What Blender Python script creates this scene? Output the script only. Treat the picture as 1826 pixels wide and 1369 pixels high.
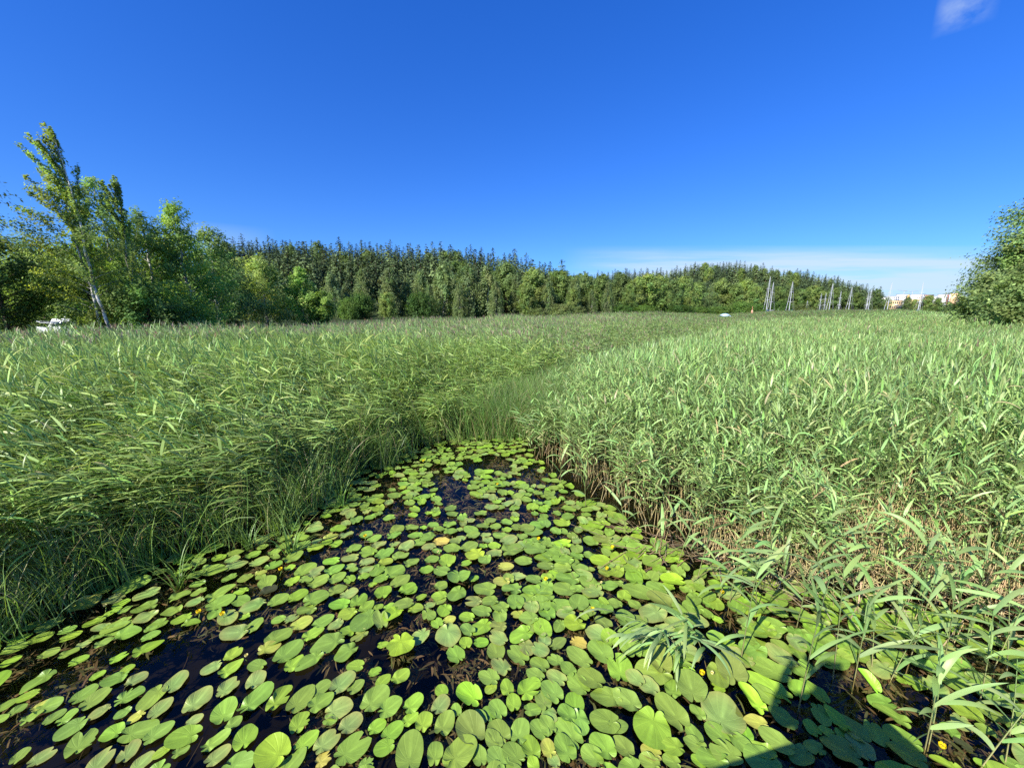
import bpy, math, random
import numpy as np
from mathutils import Vector, Matrix

for o in list(bpy.data.objects): bpy.data.objects.remove(o)
S = bpy.context.scene
col = S.collection
R_ = math.radians

# ------------------------------------------------------------------ camera
CAMH, PITCH, F = 3.0, 11.2, 686.0          # focal length in pixels of the 1826 px wide photograph
cam_d = bpy.data.cameras.new("camera"); cam = bpy.data.objects.new("camera", cam_d); col.objects.link(cam)
cam.location = (0, 0, CAMH); cam.rotation_euler = (R_(90 - PITCH), 0, 0)
cam_d.sensor_fit = 'HORIZONTAL'; cam_d.sensor_width = 36; cam_d.lens = 36 * F / 1826
cam_d.clip_start = 0.05; cam_d.clip_end = 9000
S.camera = cam
# ------------------------------------------------------------------ light
SUN_EL, SUN_DIR = 37.0, Vector((-0.70, -0.714, 0)).normalized()      # horizontal direction towards the sun
tosun = Vector((SUN_DIR.x * math.cos(R_(SUN_EL)), SUN_DIR.y * math.cos(R_(SUN_EL)), math.sin(R_(SUN_EL))))
sun_d = bpy.data.lights.new("sun", 'SUN'); sun = bpy.data.objects.new("sun", sun_d); col.objects.link(sun)
sun_d.energy = 5.0; sun_d.angle = R_(0.5); sun_d.color = (1.0, 0.955, 0.87)
sun.rotation_euler = tosun.to_track_quat('Z', 'Y').to_euler(); sun.location = (-30, -30, 40)
S.view_settings.view_transform = 'Standard'; S.view_settings.look = 'None'
S.view_settings.exposure = 0.9; S.view_settings.gamma = 1
S.cycles.max_bounces = 6; S.cycles.diffuse_bounces = 2; S.cycles.glossy_bounces = 2
S.cycles.transmission_bounces = 3; S.cycles.transparent_max_bounces = 6
S.cycles.use_denoising = False
S.cycles.sample_clamp_indirect = 6

W = bpy.data.worlds.new("World"); S.world = W; W.use_nodes = True
nt = W.node_tree; nt.nodes.clear()
def N(nt, t, **k):
    n = nt.nodes.new(t)
    for a, b in k.items():
        if a.startswith('i_'):
            key = a[2:]
            key = int(key) if key.isdigit() else key.replace('_', ' ')
            n.inputs[key].default_value = b
        else: setattr(n, a, b)
    return n
def L(nt, a, b): nt.links.new(a, b)
sky = N(nt, 'ShaderNodeTexSky', sky_type='NISHITA', sun_disc=False)
sky.sun_elevation = R_(SUN_EL); sky.sun_rotation = math.atan2(SUN_DIR.x, SUN_DIR.y)
sky.altitude = 0; sky.air_density = 1.0; sky.dust_density = 0.3; sky.ozone_density = 3.0
hsv = N(nt, 'ShaderNodeHueSaturation', i_Hue=0.515, i_Saturation=1.35, i_Value=1.0)
L(nt, sky.outputs[0], hsv.inputs['Color'])
gam = N(nt, 'ShaderNodeGamma', i_Gamma=0.74); L(nt, hsv.outputs[0], gam.inputs['Color'])
tint = N(nt, 'ShaderNodeMix', data_type='RGBA', blend_type='MULTIPLY', i_0=1.0); L(nt, gam.outputs[0], tint.inputs[6]); tint.inputs[7].default_value = (.50, 1.0, 1.80, 1)
tc = N(nt, 'ShaderNodeTexCoord'); sep = N(nt, 'ShaderNodeSeparateXYZ'); L(nt, tc.outputs['Generated'], sep.inputs[0])
def M(op, a, b=None, c=None):
    n = N(nt, 'ShaderNodeMath', operation=op)
    for i, v in enumerate((a, b, c)):
        if v is None: continue
        if isinstance(v, (int, float)): n.inputs[i].default_value = v
        else: L(nt, v, n.inputs[i])
    return n.outputs[0]
az = M('ARCTAN2', sep.outputs['X'], sep.outputs['Y']); el = M('ARCSINE', sep.outputs['Z'])
def px_az_el(px, py):
    xc, yc = (px - 913) / F, (py - 684.5) / F
    c, s = math.cos(R_(PITCH)), math.sin(R_(PITCH))
    d = Vector((xc, c - yc * s, -s - yc * c)).normalized()
    return math.atan2(d.x, d.y), math.asin(d.z)
def bump(v, c, w, sharp=1.0):       # smooth 1 at c to 0 at +-w
    t = M('DIVIDE', M('SUBTRACT', v, c), w); t = M('MULTIPLY', t, t)
    return M('MAXIMUM', M('SUBTRACT', 1.0, t), 0.0)
vv = M('DIVIDE', sep.outputs['Z'], M('MAXIMUM', sep.outputs['Y'], .05))
cmb = N(nt, 'ShaderNodeCombineXYZ'); L(nt, M('MULTIPLY', az, 2.2), cmb.inputs[0]); L(nt, M('MULTIPLY', vv, 26.0), cmb.inputs[1])
nz = N(nt, 'ShaderNodeTexNoise', i_Scale=1.6, i_Detail=7.0, i_Roughness=0.55); L(nt, cmb.outputs[0], nz.inputs['Vector'])
streak = M('MAXIMUM', M('MULTIPLY', M('SUBTRACT', nz.outputs['Fac'], 0.34), 2.6), 0.0)
a0, e0 = px_az_el(1420, 500)
band = M('MULTIPLY', M('MULTIPLY', bump(az, a0, 0.50), bump(vv, 0.035, 0.118)), M('ADD', streak, 0.30))
a1, e1 = px_az_el(400, 430)
wisp = M('MULTIPLY', M('MULTIPLY', bump(az, a1 - .01, 0.10), bump(el, e1, 0.035)), 0.2)
cmb2 = N(nt, 'ShaderNodeCombineXYZ'); L(nt, M('MULTIPLY', az, 12.0), cmb2.inputs[0]); L(nt, M('MULTIPLY', el, 16.0), cmb2.inputs[1])
nz2 = N(nt, 'ShaderNodeTexNoise', i_Scale=1.5, i_Detail=5.0, i_Roughness=0.6); L(nt, cmb2.outputs[0], nz2.inputs['Vector'])
a2, e2 = px_az_el(1722, 22)
puff = M('MULTIPLY', M('MULTIPLY', bump(az, a2, 0.036), bump(el, e2 + .01, 0.032)), M('MAXIMUM', M('MULTIPLY', M('SUBTRACT', nz2.outputs['Fac'], 0.36), 3.2), 0.0))
cl = M('MINIMUM', M('ADD', M('ADD', M('MULTIPLY', band, 1.7), wisp), M('MULTIPLY', puff, 0.45)), 0.82)
mixc = N(nt, 'ShaderNodeMix', data_type='RGBA'); L(nt, cl, mixc.inputs[0]); L(nt, tint.outputs[2], mixc.inputs[6])
mixc.inputs[7].default_value = (4.0, 4.9, 5.9, 1)
bg = N(nt, 'ShaderNodeBackground', i_Strength=0.0905); L(nt, mixc.outputs[2], bg.inputs['Color'])
wo = N(nt, 'ShaderNodeOutputWorld'); L(nt, bg.outputs[0], wo.inputs[0])

# ------------------------------------------------------------------ helpers
CP, SP = math.cos(R_(PITCH)), math.sin(R_(PITCH))
def g(px, py, z=0.0):
    """the point of the horizontal plane z seen at a pixel of the photograph"""
    xc, yc = (px - 913) / F, (py - 684.5) / F
    dx, dy, dz = xc, CP - yc * SP, -SP - yc * CP
    t = (CAMH - z) / -dz
    return np.array([dx * t, dy * t])
def pix(x, y, z=0.0):
    dz = z - CAMH
    depth = y * CP - dz * SP; up = y * SP + dz * CP
    return 913 + F * x / depth, 684.5 - F * up / depth
def xat(px, Y): return (px - 913) / F * Y / 1.0195
def topz(py, Y): yc = (py - 684.5) / F; return CAMH + Y * (-SP - yc * CP) / (CP - yc * SP)

class MB:
    def __init__(s): s.v = []; s.f = []; s.c = []; s.n = 0
    def add(s, v, f, c):
        v = np.asarray(v, np.float32).reshape(-1, 3); f = np.asarray(f, np.int32)
        s.v.append(v); s.f.append(f + s.n)
        c = np.asarray(c, np.float32)
        if c.ndim == 1: c = np.tile(c[:3], (len(v), 1))
        s.c.append(c[:, :3]); s.n += len(v)
    def mesh(s, name, mat, smooth=False):
        me = bpy.data.meshes.new(name)
        v = np.concatenate(s.v); me.vertices.add(len(v)); me.vertices.foreach_set('co', v.ravel())
        loops = np.concatenate([f.ravel() for f in s.f]); sizes = np.concatenate([np.full(len(f), f.shape[1], np.int32) for f in s.f])
        me.loops.add(len(loops)); me.loops.foreach_set('vertex_index', loops)
        me.polygons.add(len(sizes))
        me.polygons.foreach_set('loop_start', np.concatenate([[0], np.cumsum(sizes)[:-1]]).astype(np.int32))
        try: me.polygons.foreach_set('loop_total', sizes)
        except Exception: pass
        if smooth: me.polygons.foreach_set('use_smooth', np.ones(len(sizes), bool))
        me.update(calc_edges=True)
        c = np.concatenate(s.c); c = np.hstack([c, np.ones((len(c), 1), np.float32)])
        at = me.color_attributes.new('Col', 'FLOAT_COLOR', 'POINT'); at.data.foreach_set('color', c.ravel())
        me.materials.append(mat)
        return me
def obj(name, me, parent=None, loc=None, **props):
    if len(str(props.get('label', '')).split()) > 16: print('LONG', props['label'])
    o = bpy.data.objects.new(name, me); col.objects.link(o)
    if parent: o.parent = parent
    if loc is not None: o.location = loc
    for k, v in props.items(): o[k] = v
    return o
def thing(name, label, cat, loc=(0, 0, 0), rz=0, group=None):
    o = obj(name, None, loc=loc, label=label, category=cat); o.rotation_euler = (0, 0, rz); o.empty_display_size = .2
    if group: o['group'] = group
    return o

def leaf_mat(name, trans=0.35, rough=0.5, spec=0.3, hue=0.0):
    m = bpy.data.materials.new(name); m.use_nodes = True; t = m.node_tree; t.nodes.clear()
    at = N(t, 'ShaderNodeAttribute', attribute_name='Col')
    oi = N(t, 'ShaderNodeObjectInfo')
    mr = N(t, 'ShaderNodeMapRange'); mr.inputs[3].default_value = 0.82; mr.inputs[4].default_value = 1.18; L(t, oi.outputs['Random'], mr.inputs[0])
    hs = N(t, 'ShaderNodeHueSaturation'); L(t, at.outputs['Color'], hs.inputs['Color']); L(t, mr.outputs[0], hs.inputs['Value'])
    p = N(t, 'ShaderNodeBsdfPrincipled', i_Roughness=rough); p.inputs['Specular IOR Level'].default_value = spec
    L(t, hs.outputs[0], p.inputs['Base Color'])
    tr = N(t, 'ShaderNodeBsdfTranslucent'); h2 = N(t, 'ShaderNodeHueSaturation', i_Hue=0.485, i_Saturation=1.15, i_Value=1.25); L(t, hs.outputs[0], h2.inputs['Color']); L(t, h2.outputs[0], tr.inputs['Color'])
    mx = N(t, 'ShaderNodeMixShader', i_0=trans); L(t, p.outputs[0], mx.inputs[1]); L(t, tr.outputs[0], mx.inputs[2])
    o = N(t, 'ShaderNodeOutputMaterial'); L(t, mx.outputs[0], o.inputs[0])
    return m
def solid_mat(name, rough=0.6, spec=0.4, noise=0.15, nscale=6.0, metal=0.0, bumpy=0.0):
    m = bpy.data.materials.new(name); m.use_nodes = True; t = m.node_tree; t.nodes.clear()
    at = N(t, 'ShaderNodeAttribute', attribute_name='Col'); tc = N(t, 'ShaderNodeTexCoord')
    nz = N(t, 'ShaderNodeTexNoise', i_Scale=nscale, i_Detail=5.0); L(t, tc.outputs['Object'], nz.inputs['Vector'])
    mr = N(t, 'ShaderNodeMapRange'); mr.inputs[1].default_value = .3; mr.inputs[2].default_value = .7
    mr.inputs[3].default_value = 1 - noise; mr.inputs[4].default_value = 1 + noise; L(t, nz.outputs['Fac'], mr.inputs[0])
    hs = N(t, 'ShaderNodeHueSaturation'); L(t, at.outputs['Color'], hs.inputs['Color']); L(t, mr.outputs[0], hs.inputs['Value'])
    p = N(t, 'ShaderNodeBsdfPrincipled', i_Roughness=rough, i_Metallic=metal); p.inputs['Specular IOR Level'].default_value = spec
    L(t, hs.outputs[0], p.inputs['Base Color'])
    if bumpy:
        b = N(t, 'ShaderNodeBump', i_Strength=bumpy, i_Distance=.05); L(t, nz.outputs['Fac'], b.inputs['Height']); L(t, b.outputs[0], p.inputs['Normal'])
    o = N(t, 'ShaderNodeOutputMaterial'); L(t, p.outputs[0], o.inputs[0])
    return m
m_reed = leaf_mat('reed leaf', 0.28, 0.42, 0.36)
m_straw = leaf_mat('straw', 0.1, 0.7, 0.2)
m_tree = leaf_mat('tree foliage', 0.48, 0.6, 0.15)
m_spruce = leaf_mat('spruce needles', 0.12, 0.7, 0.15)
m_bark = solid_mat('bark', 0.85, 0.2, 0.35, 9.0, bumpy=.6)
m_paint = solid_mat('painted surface', 0.35, 0.5, 0.05, 3.0)
m_plaster = solid_mat('plaster', 0.8, 0.3, 0.08, 0.6)
m_metal = solid_mat('mast metal', 0.4, 0.5, 0.04, 3.0, 0.3)
m_wood = solid_mat('weathered wood', 0.8, 0.3, 0.3, 14.0, bumpy=.4)
m_cloth = solid_mat('cloth', 0.9, 0.2, 0.1, 20.0)
m_skin = solid_mat('skin', 0.5, 0.4, 0.05, 30.0)
m_glass = solid_mat('dark glass', 0.08, 0.6, 0.02, 3.0)

# lily pad material: rib and side veins, spots, blotches, waxy sheen
def pad_mat():
    m = bpy.data.materials.new('lily pad'); m.use_nodes = True; t = m.node_tree; t.nodes.clear()
    at = N(t, 'ShaderNodeAttribute', attribute_name='Col'); vn = N(t, 'ShaderNodeAttribute', attribute_name='vein')
    sp = N(t, 'ShaderNodeSeparateXYZ'); L(t, vn.outputs['Vector'], sp.inputs[0])
    def mm(op, a, b=None):
        n = N(t, 'ShaderNodeMath', operation=op)
        for i, v in enumerate((a, b)):
            if v is None: continue
            if isinstance(v, (int, float)): n.inputs[i].default_value = v
            else: L(t, v, n.inputs[i])
        return n.outputs[0]
    w = mm('SINE', mm('ADD', mm('MULTIPLY', sp.outputs[0], 52.0), mm('MULTIPLY', sp.outputs[1], 3.0)))
    vein = mm('POWER', mm('MAXIMUM', w, 0.0), 6.0)
    rib = mm('MAXIMUM', mm('SUBTRACT', 1.0, mm('MULTIPLY', mm('MULTIPLY', sp.outputs[0], mm('ADD', sp.outputs[1], .05)), 30.0)), 0.0)
    geo = N(t, 'ShaderNodeNewGeometry')
    n1 = N(t, 'ShaderNodeTexNoise', i_Scale=14.0, i_Detail=5.0, i_Roughness=.6); L(t, geo.outputs['Position'], n1.inputs['Vector'])
    n2 = N(t, 'ShaderNodeTexNoise', i_Scale=75.0, i_Detail=3.0); L(t, geo.outputs['Position'], n2.inputs['Vector'])
    n3 = N(t, 'ShaderNodeTexNoise', i_Scale=5.0, i_Detail=2.0); L(t, geo.outputs['Position'], n3.inputs['Vector'])
    val = mm('ADD', 0.72, mm('MULTIPLY', n1.outputs['Fac'], 0.5)); val = mm('ADD', val, mm('ADD', mm('MULTIPLY', vein, 0.10), mm('MULTIPLY', rib, 0.35)))
    hs = N(t, 'ShaderNodeHueSaturation'); L(t, at.outputs['Color'], hs.inputs['Color']); L(t, val, hs.inputs['Value'])
    spots = N(t, 'ShaderNodeMapRange'); spots.inputs[1].default_value = .70; spots.inputs[2].default_value = .76; L(t, n2.outputs['Fac'], spots.inputs[0])
    gate = N(t, 'ShaderNodeMapRange'); gate.inputs[1].default_value = .45; gate.inputs[2].default_value = .6; L(t, n3.outputs['Fac'], gate.inputs[0])
    sg = mm('MULTIPLY', mm('MULTIPLY', spots.outputs[0], gate.outputs[0]), .8)
    mx = N(t, 'ShaderNodeMix', data_type='RGBA'); L(t, sg, mx.inputs[0]); L(t, hs.outputs[0], mx.inputs[6]); mx.inputs[7].default_value = (.10, .07, .02, 1)
    p = N(t, 'ShaderNodeBsdfPrincipled', i_Roughness=.38); p.inputs['Specular IOR Level'].default_value = .45
    L(t, mx.outputs[2], p.inputs['Base Color'])
    rr = N(t, 'ShaderNodeMapRange'); rr.inputs[3].default_value = .28; rr.inputs[4].default_value = .55; L(t, n1.outputs['Fac'], rr.inputs[0]); L(t, rr.outputs[0], p.inputs['Roughness'])
    hgt = mm('ADD', mm('MULTIPLY', vein, -.4), mm('MULTIPLY', n1.outputs['Fac'], 1.2))
    b = N(t, 'ShaderNodeBump', i_Strength=.35, i_Distance=.006); L(t, hgt, b.inputs['Height']); L(t, b.outputs[0], p.inputs['Normal'])
    tr = N(t, 'ShaderNodeBsdfTranslucent'); L(t, mx.outputs[2], tr.inputs['Color'])
    ms = N(t, 'ShaderNodeMixShader', i_0=.10); L(t, p.outputs[0], ms.inputs[1]); L(t, tr.outputs[0], ms.inputs[2])
    o = N(t, 'ShaderNodeOutputMaterial'); L(t, ms.outputs[0], o.inputs[0])
    return m
m_pad = pad_mat()
m_petal = leaf_mat('flower petal', 0.2, 0.35, 0.5)

# ------------------------------------------------------------------ setting: water, bed, land
def water_mat():
    m = bpy.data.materials.new('pond water'); m.use_nodes = True; m.use_transparent_shadow = True; t = m.node_tree; t.nodes.clear()
    tcw = N(t, 'ShaderNodeTexCoord'); mp = N(t, 'ShaderNodeMapping'); mp.inputs['Scale'].default_value = (1.0, .45, 1); L(t, tcw.outputs['Object'], mp.inputs[0])
    nz = N(t, 'ShaderNodeTexNoise', i_Scale=7.0, i_Detail=3.0); L(t, mp.outputs[0], nz.inputs['Vector'])
    b = N(t, 'ShaderNodeBump', i_Strength=.25, i_Distance=.01); L(t, nz.outputs['Fac'], b.inputs['Height'])
    fr = N(t, 'ShaderNodeFresnel', i_IOR=1.33); L(t, b.outputs[0], fr.inputs['Normal'])
    ge = N(t, 'ShaderNodeNewGeometry'); mr = N(t, 'ShaderNodeMapRange'); mr.inputs[3].default_value = 1.33; mr.inputs[4].default_value = 1 / 1.33
    L(t, ge.outputs['Backfacing'], mr.inputs[0]); L(t, mr.outputs[0], fr.inputs['IOR'])      # same transmission for light going down and coming up
    gl = N(t, 'ShaderNodeBsdfGlossy', i_Roughness=.03); L(t, b.outputs[0], gl.inputs['Normal'])
    tr = N(t, 'ShaderNodeBsdfTransparent'); tr.inputs[0].default_value = (.80, .77, .66, 1)
    mx = N(t, 'ShaderNodeMixShader'); L(t, fr.outputs[0], mx.inputs[0]); L(t, tr.outputs[0], mx.inputs[1]); L(t, gl.outputs[0], mx.inputs[2])
    o = N(t, 'ShaderNodeOutputMaterial'); L(t, mx.outputs[0], o.inputs[0]); return m
def quad_mesh(name, x0, y0, x1, y1, z, mat, c):
    b = MB(); b.add([(x0, y0, z), (x1, y0, z), (x1, y1, z), (x0, y1, z)], [[0, 1, 2, 3]], c); return b.mesh(name, mat)
m_mud = solid_mat('mud', 1.0, 0.0, .5, 2.5)
obj('water', quad_mesh('water', -2500, -60, 3500, 5000, 0, water_mat(), (0, 0, 0)), kind='structure')
obj('pond_bed', quad_mesh('pond_bed', -3000, -80, 4000, 6000, -.75, m_mud, (.012, .010, .006)), kind='structure')

def sstep(x): x = np.clip(x, 0, 1); return x * x * (3 - 2 * x)
A_ = lambda px: (px - 913) / F / 1.0195            # x / y of a pixel column
PX1 = [-600, 250, 400, 500, 600, 700, 800, 860, 920, 980, 1040]; 
Y1 = [460, 440, 437, 434, 437, 438, 446, 453, 463, 478, 530]
PX2 = [800, 900, 1000, 1100, 1150, 1200, 1240, 1290, 1340, 1400, 1450, 1500, 1540, 1580, 1620]
Y2 = [520, 505, 490, 484, 483, 477, 470, 467, 472, 480, 487, 499, 513, 530, 549]
TH1, TH2 = 15.0, 16.0
def hill1(a): return np.maximum(np.interp(a, [A_(p) for p in PX1], [topz(y, 185) - TH1 for y in Y1], right=0), 0)
def hill2(a): return np.maximum(np.interp(a, [A_(p) for p in PX2], [topz(y, 400) - TH2 for y in Y2], left=0, right=0), 0)
FE_PX = [-900, -200, 100, 400, 640, 860, 1000, 1100, 1250, 1420, 1600, 1690, 1760, 2400]
FE_Y = [9.5, 10.5, 13.5, 21, 27, 36, 52, 72, 100, 112, 112, 60, 25, 22]
def far_edge(x, y): return np.interp(x / np.maximum(y, .1), [A_(p) for p in FE_PX], FE_Y)
def land(x, y):
    a = x / y
    fe = far_edge(x, y)
    z = -.35 + 1.0 * sstep((y - fe * 1.02) / 5.0)
    wet = np.interp(a, [A_(1230), A_(1330), A_(1600), A_(1700)], [0, 1, 1, 0])      # open water of the marina
    z = z - 1.6 * wet * (1 - sstep((y - 165) / 20)) * sstep((y - fe) / 4)
    return z + hill1(a) * sstep((y - 95) / 88) + hill2(a) * sstep((y - 225) / 170)
na, ny = 260, 90
aa = np.linspace(-3.0, 2.2, na); yy = np.concatenate([np.linspace(10, 60, 30), np.geomspace(62, 3000, ny - 30)])
Ag, Yg = np.meshgrid(aa, yy); Xg = Ag * Yg; Zg = land(Xg, Yg)
b = MB(); idx = np.arange(na * ny).reshape(ny, na)
b.add(np.stack([Xg, Yg, Zg], -1).reshape(-1, 3), np.stack([idx[:-1, :-1], idx[:-1, 1:], idx[1:, 1:], idx[1:, :-1]], -1).reshape(-1, 4), (.035, .05, .018))
obj('ground', b.mesh('ground', solid_mat('forest floor', 1, .05, .5, .3), True), kind='structure')

# ------------------------------------------------------------------ blades and stalks
def strips(mb, base, azim, elev, length, width, droop, col0, col1=None, seg=5, twist=0.0, fold=0.0, rng=None, prof=None, jig=0.0):
    """arched tapering blades; all arrays of length n"""
    n = len(base); t = np.linspace(0, 1, seg + 1)
    e = elev[:, None] - droop[:, None] * t[None, :] ** 1.4
    az_ = azim[:, None] + (jig * (rng.random(n)[:, None] - .5) * t[None, :] if rng is not None and jig else 0)
    dl = length[:, None] / seg
    dx = np.cos(e) * np.cos(az_); dy = np.cos(e) * np.sin(az_); dz = np.sin(e)
    P = np.zeros((n, seg + 1, 3)); P[:, 0] = base
    P[:, 1:, 0] = base[:, None, 0] + np.cumsum(dx[:, :-1] * dl, 1); P[:, 1:, 1] = base[:, None, 1] + np.cumsum(dy[:, :-1] * dl, 1); P[:, 1:, 2] = base[:, None, 2] + np.cumsum(dz[:, :-1] * dl, 1)
    w = prof(t) if prof else np.clip(np.sin(np.pi * np.clip(t * .86 + .14, 0, 1)) ** .8, 0.02, 1)
    w = width[:, None] * w[None, :] * .5
    T = np.stack([dx, dy, dz], -1)
    side = np.stack([-np.sin(az_), np.cos(az_), np.zeros_like(az_)], -1) * np.ones((n, seg + 1, 1))
    up = np.cross(T, side)
    tw = (twist[:, None] if not np.isscalar(twist) else twist) * np.ones((n, seg + 1))
    sd = side * np.cos(tw)[..., None] + up * np.sin(tw)[..., None]
    if fold:
        nrm = np.cross(T, sd)
        V = np.stack([P - sd * w[..., None] - nrm * w[..., None] * fold, P, P + sd * w[..., None] - nrm * w[..., None] * fold], 2)
        k = 3
    else:
        V = np.stack([P - sd * w[..., None], P + sd * w[..., None]], 2); k = 2
    ids = np.arange(n * (seg + 1) * k).reshape(n, seg + 1, k)
    fs = [np.stack([ids[:, :-1, j], ids[:, :-1, j + 1], ids[:, 1:, j + 1], ids[:, 1:, j]], -1).reshape(-1, 4) for j in range(k - 1)]
    c0 = np.asarray(col0, float); c0 = c0 if c0.ndim == 2 else np.tile(c0, (n, 1))
    c1 = c0 if col1 is None else np.asarray(col1, float); c1 = c1 if c1.ndim == 2 else np.tile(c1, (n, 1))
    C = (c0[:, None] * (1 - t[None, :, None]) + c1[:, None] * t[None, :, None])[:, :, None, :].repeat(k, 2)
    mb.add(V.reshape(-1, 3), np.concatenate(fs), C.reshape(-1, 3))
def stems(mb, base, azim, lean, length, rad, c0, c1, seg=3, curve=0.15, tip=.45):
    n = len(base); t = np.linspace(0, 1, seg + 1)
    e = np.pi / 2 - lean[:, None] - curve * t[None, :] ** 2
    dl = length[:, None] / seg
    P = np.zeros((n, seg + 1, 3)); P[:, 0] = base
    d = np.stack([np.cos(e) * np.cos(azim)[:, None], np.cos(e) * np.sin(azim)[:, None], np.sin(e)], -1)
    P[:, 1:] = base[:, None] + np.cumsum(d[:, :-1] * dl[..., None], 1)
    r = rad[:, None] * (1 - (1 - tip) * t[None, :])
    ang = np.array([0, 2.094, 4.189])
    V = P[:, :, None, :] + np.stack([np.cos(ang), np.sin(ang), ang * 0], -1)[None, None] * r[..., None, None]
    ids = np.arange(n * (seg + 1) * 3).reshape(n, seg + 1, 3); nx = np.roll(ids, -1, axis=2)
    f = np.stack([ids[:, :-1], nx[:, :-1], nx[:, 1:], ids[:, 1:]], -1).reshape(-1, 4)
    c0 = np.asarray(c0, float); c0 = c0 if c0.ndim == 2 else np.tile(c0, (n, 1)); c1 = np.asarray(c1, float); c1 = c1 if c1.ndim == 2 else np.tile(c1, (n, 1))
    C = (c0[:, None] * (1 - t[None, :, None]) + c1[:, None] * t[None, :, None])[:, :, None, :].repeat(3, 2)
    mb.add(V.reshape(-1, 3), f, C.reshape(-1, 3))
    return P
WIND = math.pi * 1.02            # the wind blows towards -x
def jit(c, rng, n, v=.16, h=.08):
    c = np.asarray(c, float); k = 1 + v * rng.normal(size=(n, 1)).clip(-1.8, 1.8)
    return np.clip(c[None] * k * (1 + h * rng.normal(size=(n, 3)).clip(-2, 2)), .005, .9)
REED_A = (.315, .46, .158)      # pale blue green of the right bed
REED_B = (.31, .45, .12)      # fresher green of the left bed
STRAW = (.48, .40, .20)
def reeds_into(mb, rng, bx, by, Hs, lcol, bias=.6, leaf_len=.36, leaf_w=.026, nl=9, seg=5, z0=-.05, fold=0, lean_b=.09, panicle=.0, low=.28, el=(.55, 1.15), dr=(.7, 1.9), wind=WIND):
    n = len(bx); base = np.stack([bx, by, np.full(n, z0)], -1)
    azl = wind + rng.normal(0, .9, n); lean = np.abs(rng.normal(lean_b, .06, n))
    green = jit((.17, .25, .08), rng, n); foot = jit((.26, .22, .10), rng, n)
    P = stems(mb, base, azl, lean, Hs * .93, np.full(n, .0042), foot, green, seg=4, curve=.12 + lean_b)
    k = nl; ii = np.repeat(np.arange(n), k); j = np.tile(np.arange(k), n)
    t = low + (1 - low) * (j + .5 * rng.random(n * k)) / k; t = np.clip(t, 0, .999)
    s = t * 4; i0 = s.astype(int); fr = (s - i0)[:, None]
    B = P[ii, i0] * (1 - fr) + P[ii, i0 + 1] * fr
    rnd = rng.random(n * k) * 2 * np.pi
    wv = rng.random(n * k) < bias
    A = np.where(wv, wind + rng.normal(0, .45, n * k), rnd)
    Ln = leaf_len * (1.0 - .45 * np.abs(t - .68) / .5) * rng.uniform(.7, 1.2, n * k)
    El = rng.uniform(el[0], el[1], n * k) + .3 * (t > .93); Dr = rng.uniform(dr[0], dr[1], n * k) * np.where(t > .93, .5, 1)
    c0 = jit(lcol, rng, n * k); 
    dead = rng.random(n * k) < .045 * (1.5 - t); c0[dead] = jit((.42, .40, .19), rng, int(dead.sum()))
    strips(mb, B, A, El, Ln, leaf_w * rng.uniform(.7, 1.25, n * k), Dr, c0, c0 * np.array([1.05, 1.0, .9]), seg=seg, twist=rng.normal(0, .5, n * k), fold=fold)
    # spear leaf at the tip of each stalk
    tipb = P[:, -1]; strips(mb, tipb - np.array([0, 0, .05]), azl + rng.normal(0, .5, n), rng.uniform(1.0, 1.45, n), .30 * rng.uniform(.6, 1.2, n), np.full(n, leaf_w * .5), rng.uniform(.2, .9, n), jit(lcol, rng, n), seg=3)
    if panicle:
        pk = rng.random(n) < panicle; m = int(pk.sum())
        if m:
            for q in range(6):
                strips(mb, tipb[pk] + rng.normal(0, .01, (m, 3)), azl[pk] + rng.normal(0, .5, m), rng.uniform(.7, 1.5, m), rng.uniform(.14, .26, m), np.full(m, .012), rng.uniform(.3, 1.4, m), jit((.42, .30, .22), rng, m), seg=3)
def dead_into(mb, rng, bx, by, hmin, hmax, c=STRAW, lean=.25, z0=-.05, r=.0045):
    n = len(bx); base = np.stack([bx, by, np.full(n, z0)], -1)
    stems(mb, base, rng.random(n) * 6.28, np.abs(rng.normal(0, lean, n)), rng.uniform(hmin, hmax, n), np.full(n, r), jit(c, rng, n), jit(c, rng, n), seg=2, curve=.1, tip=.8)

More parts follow.
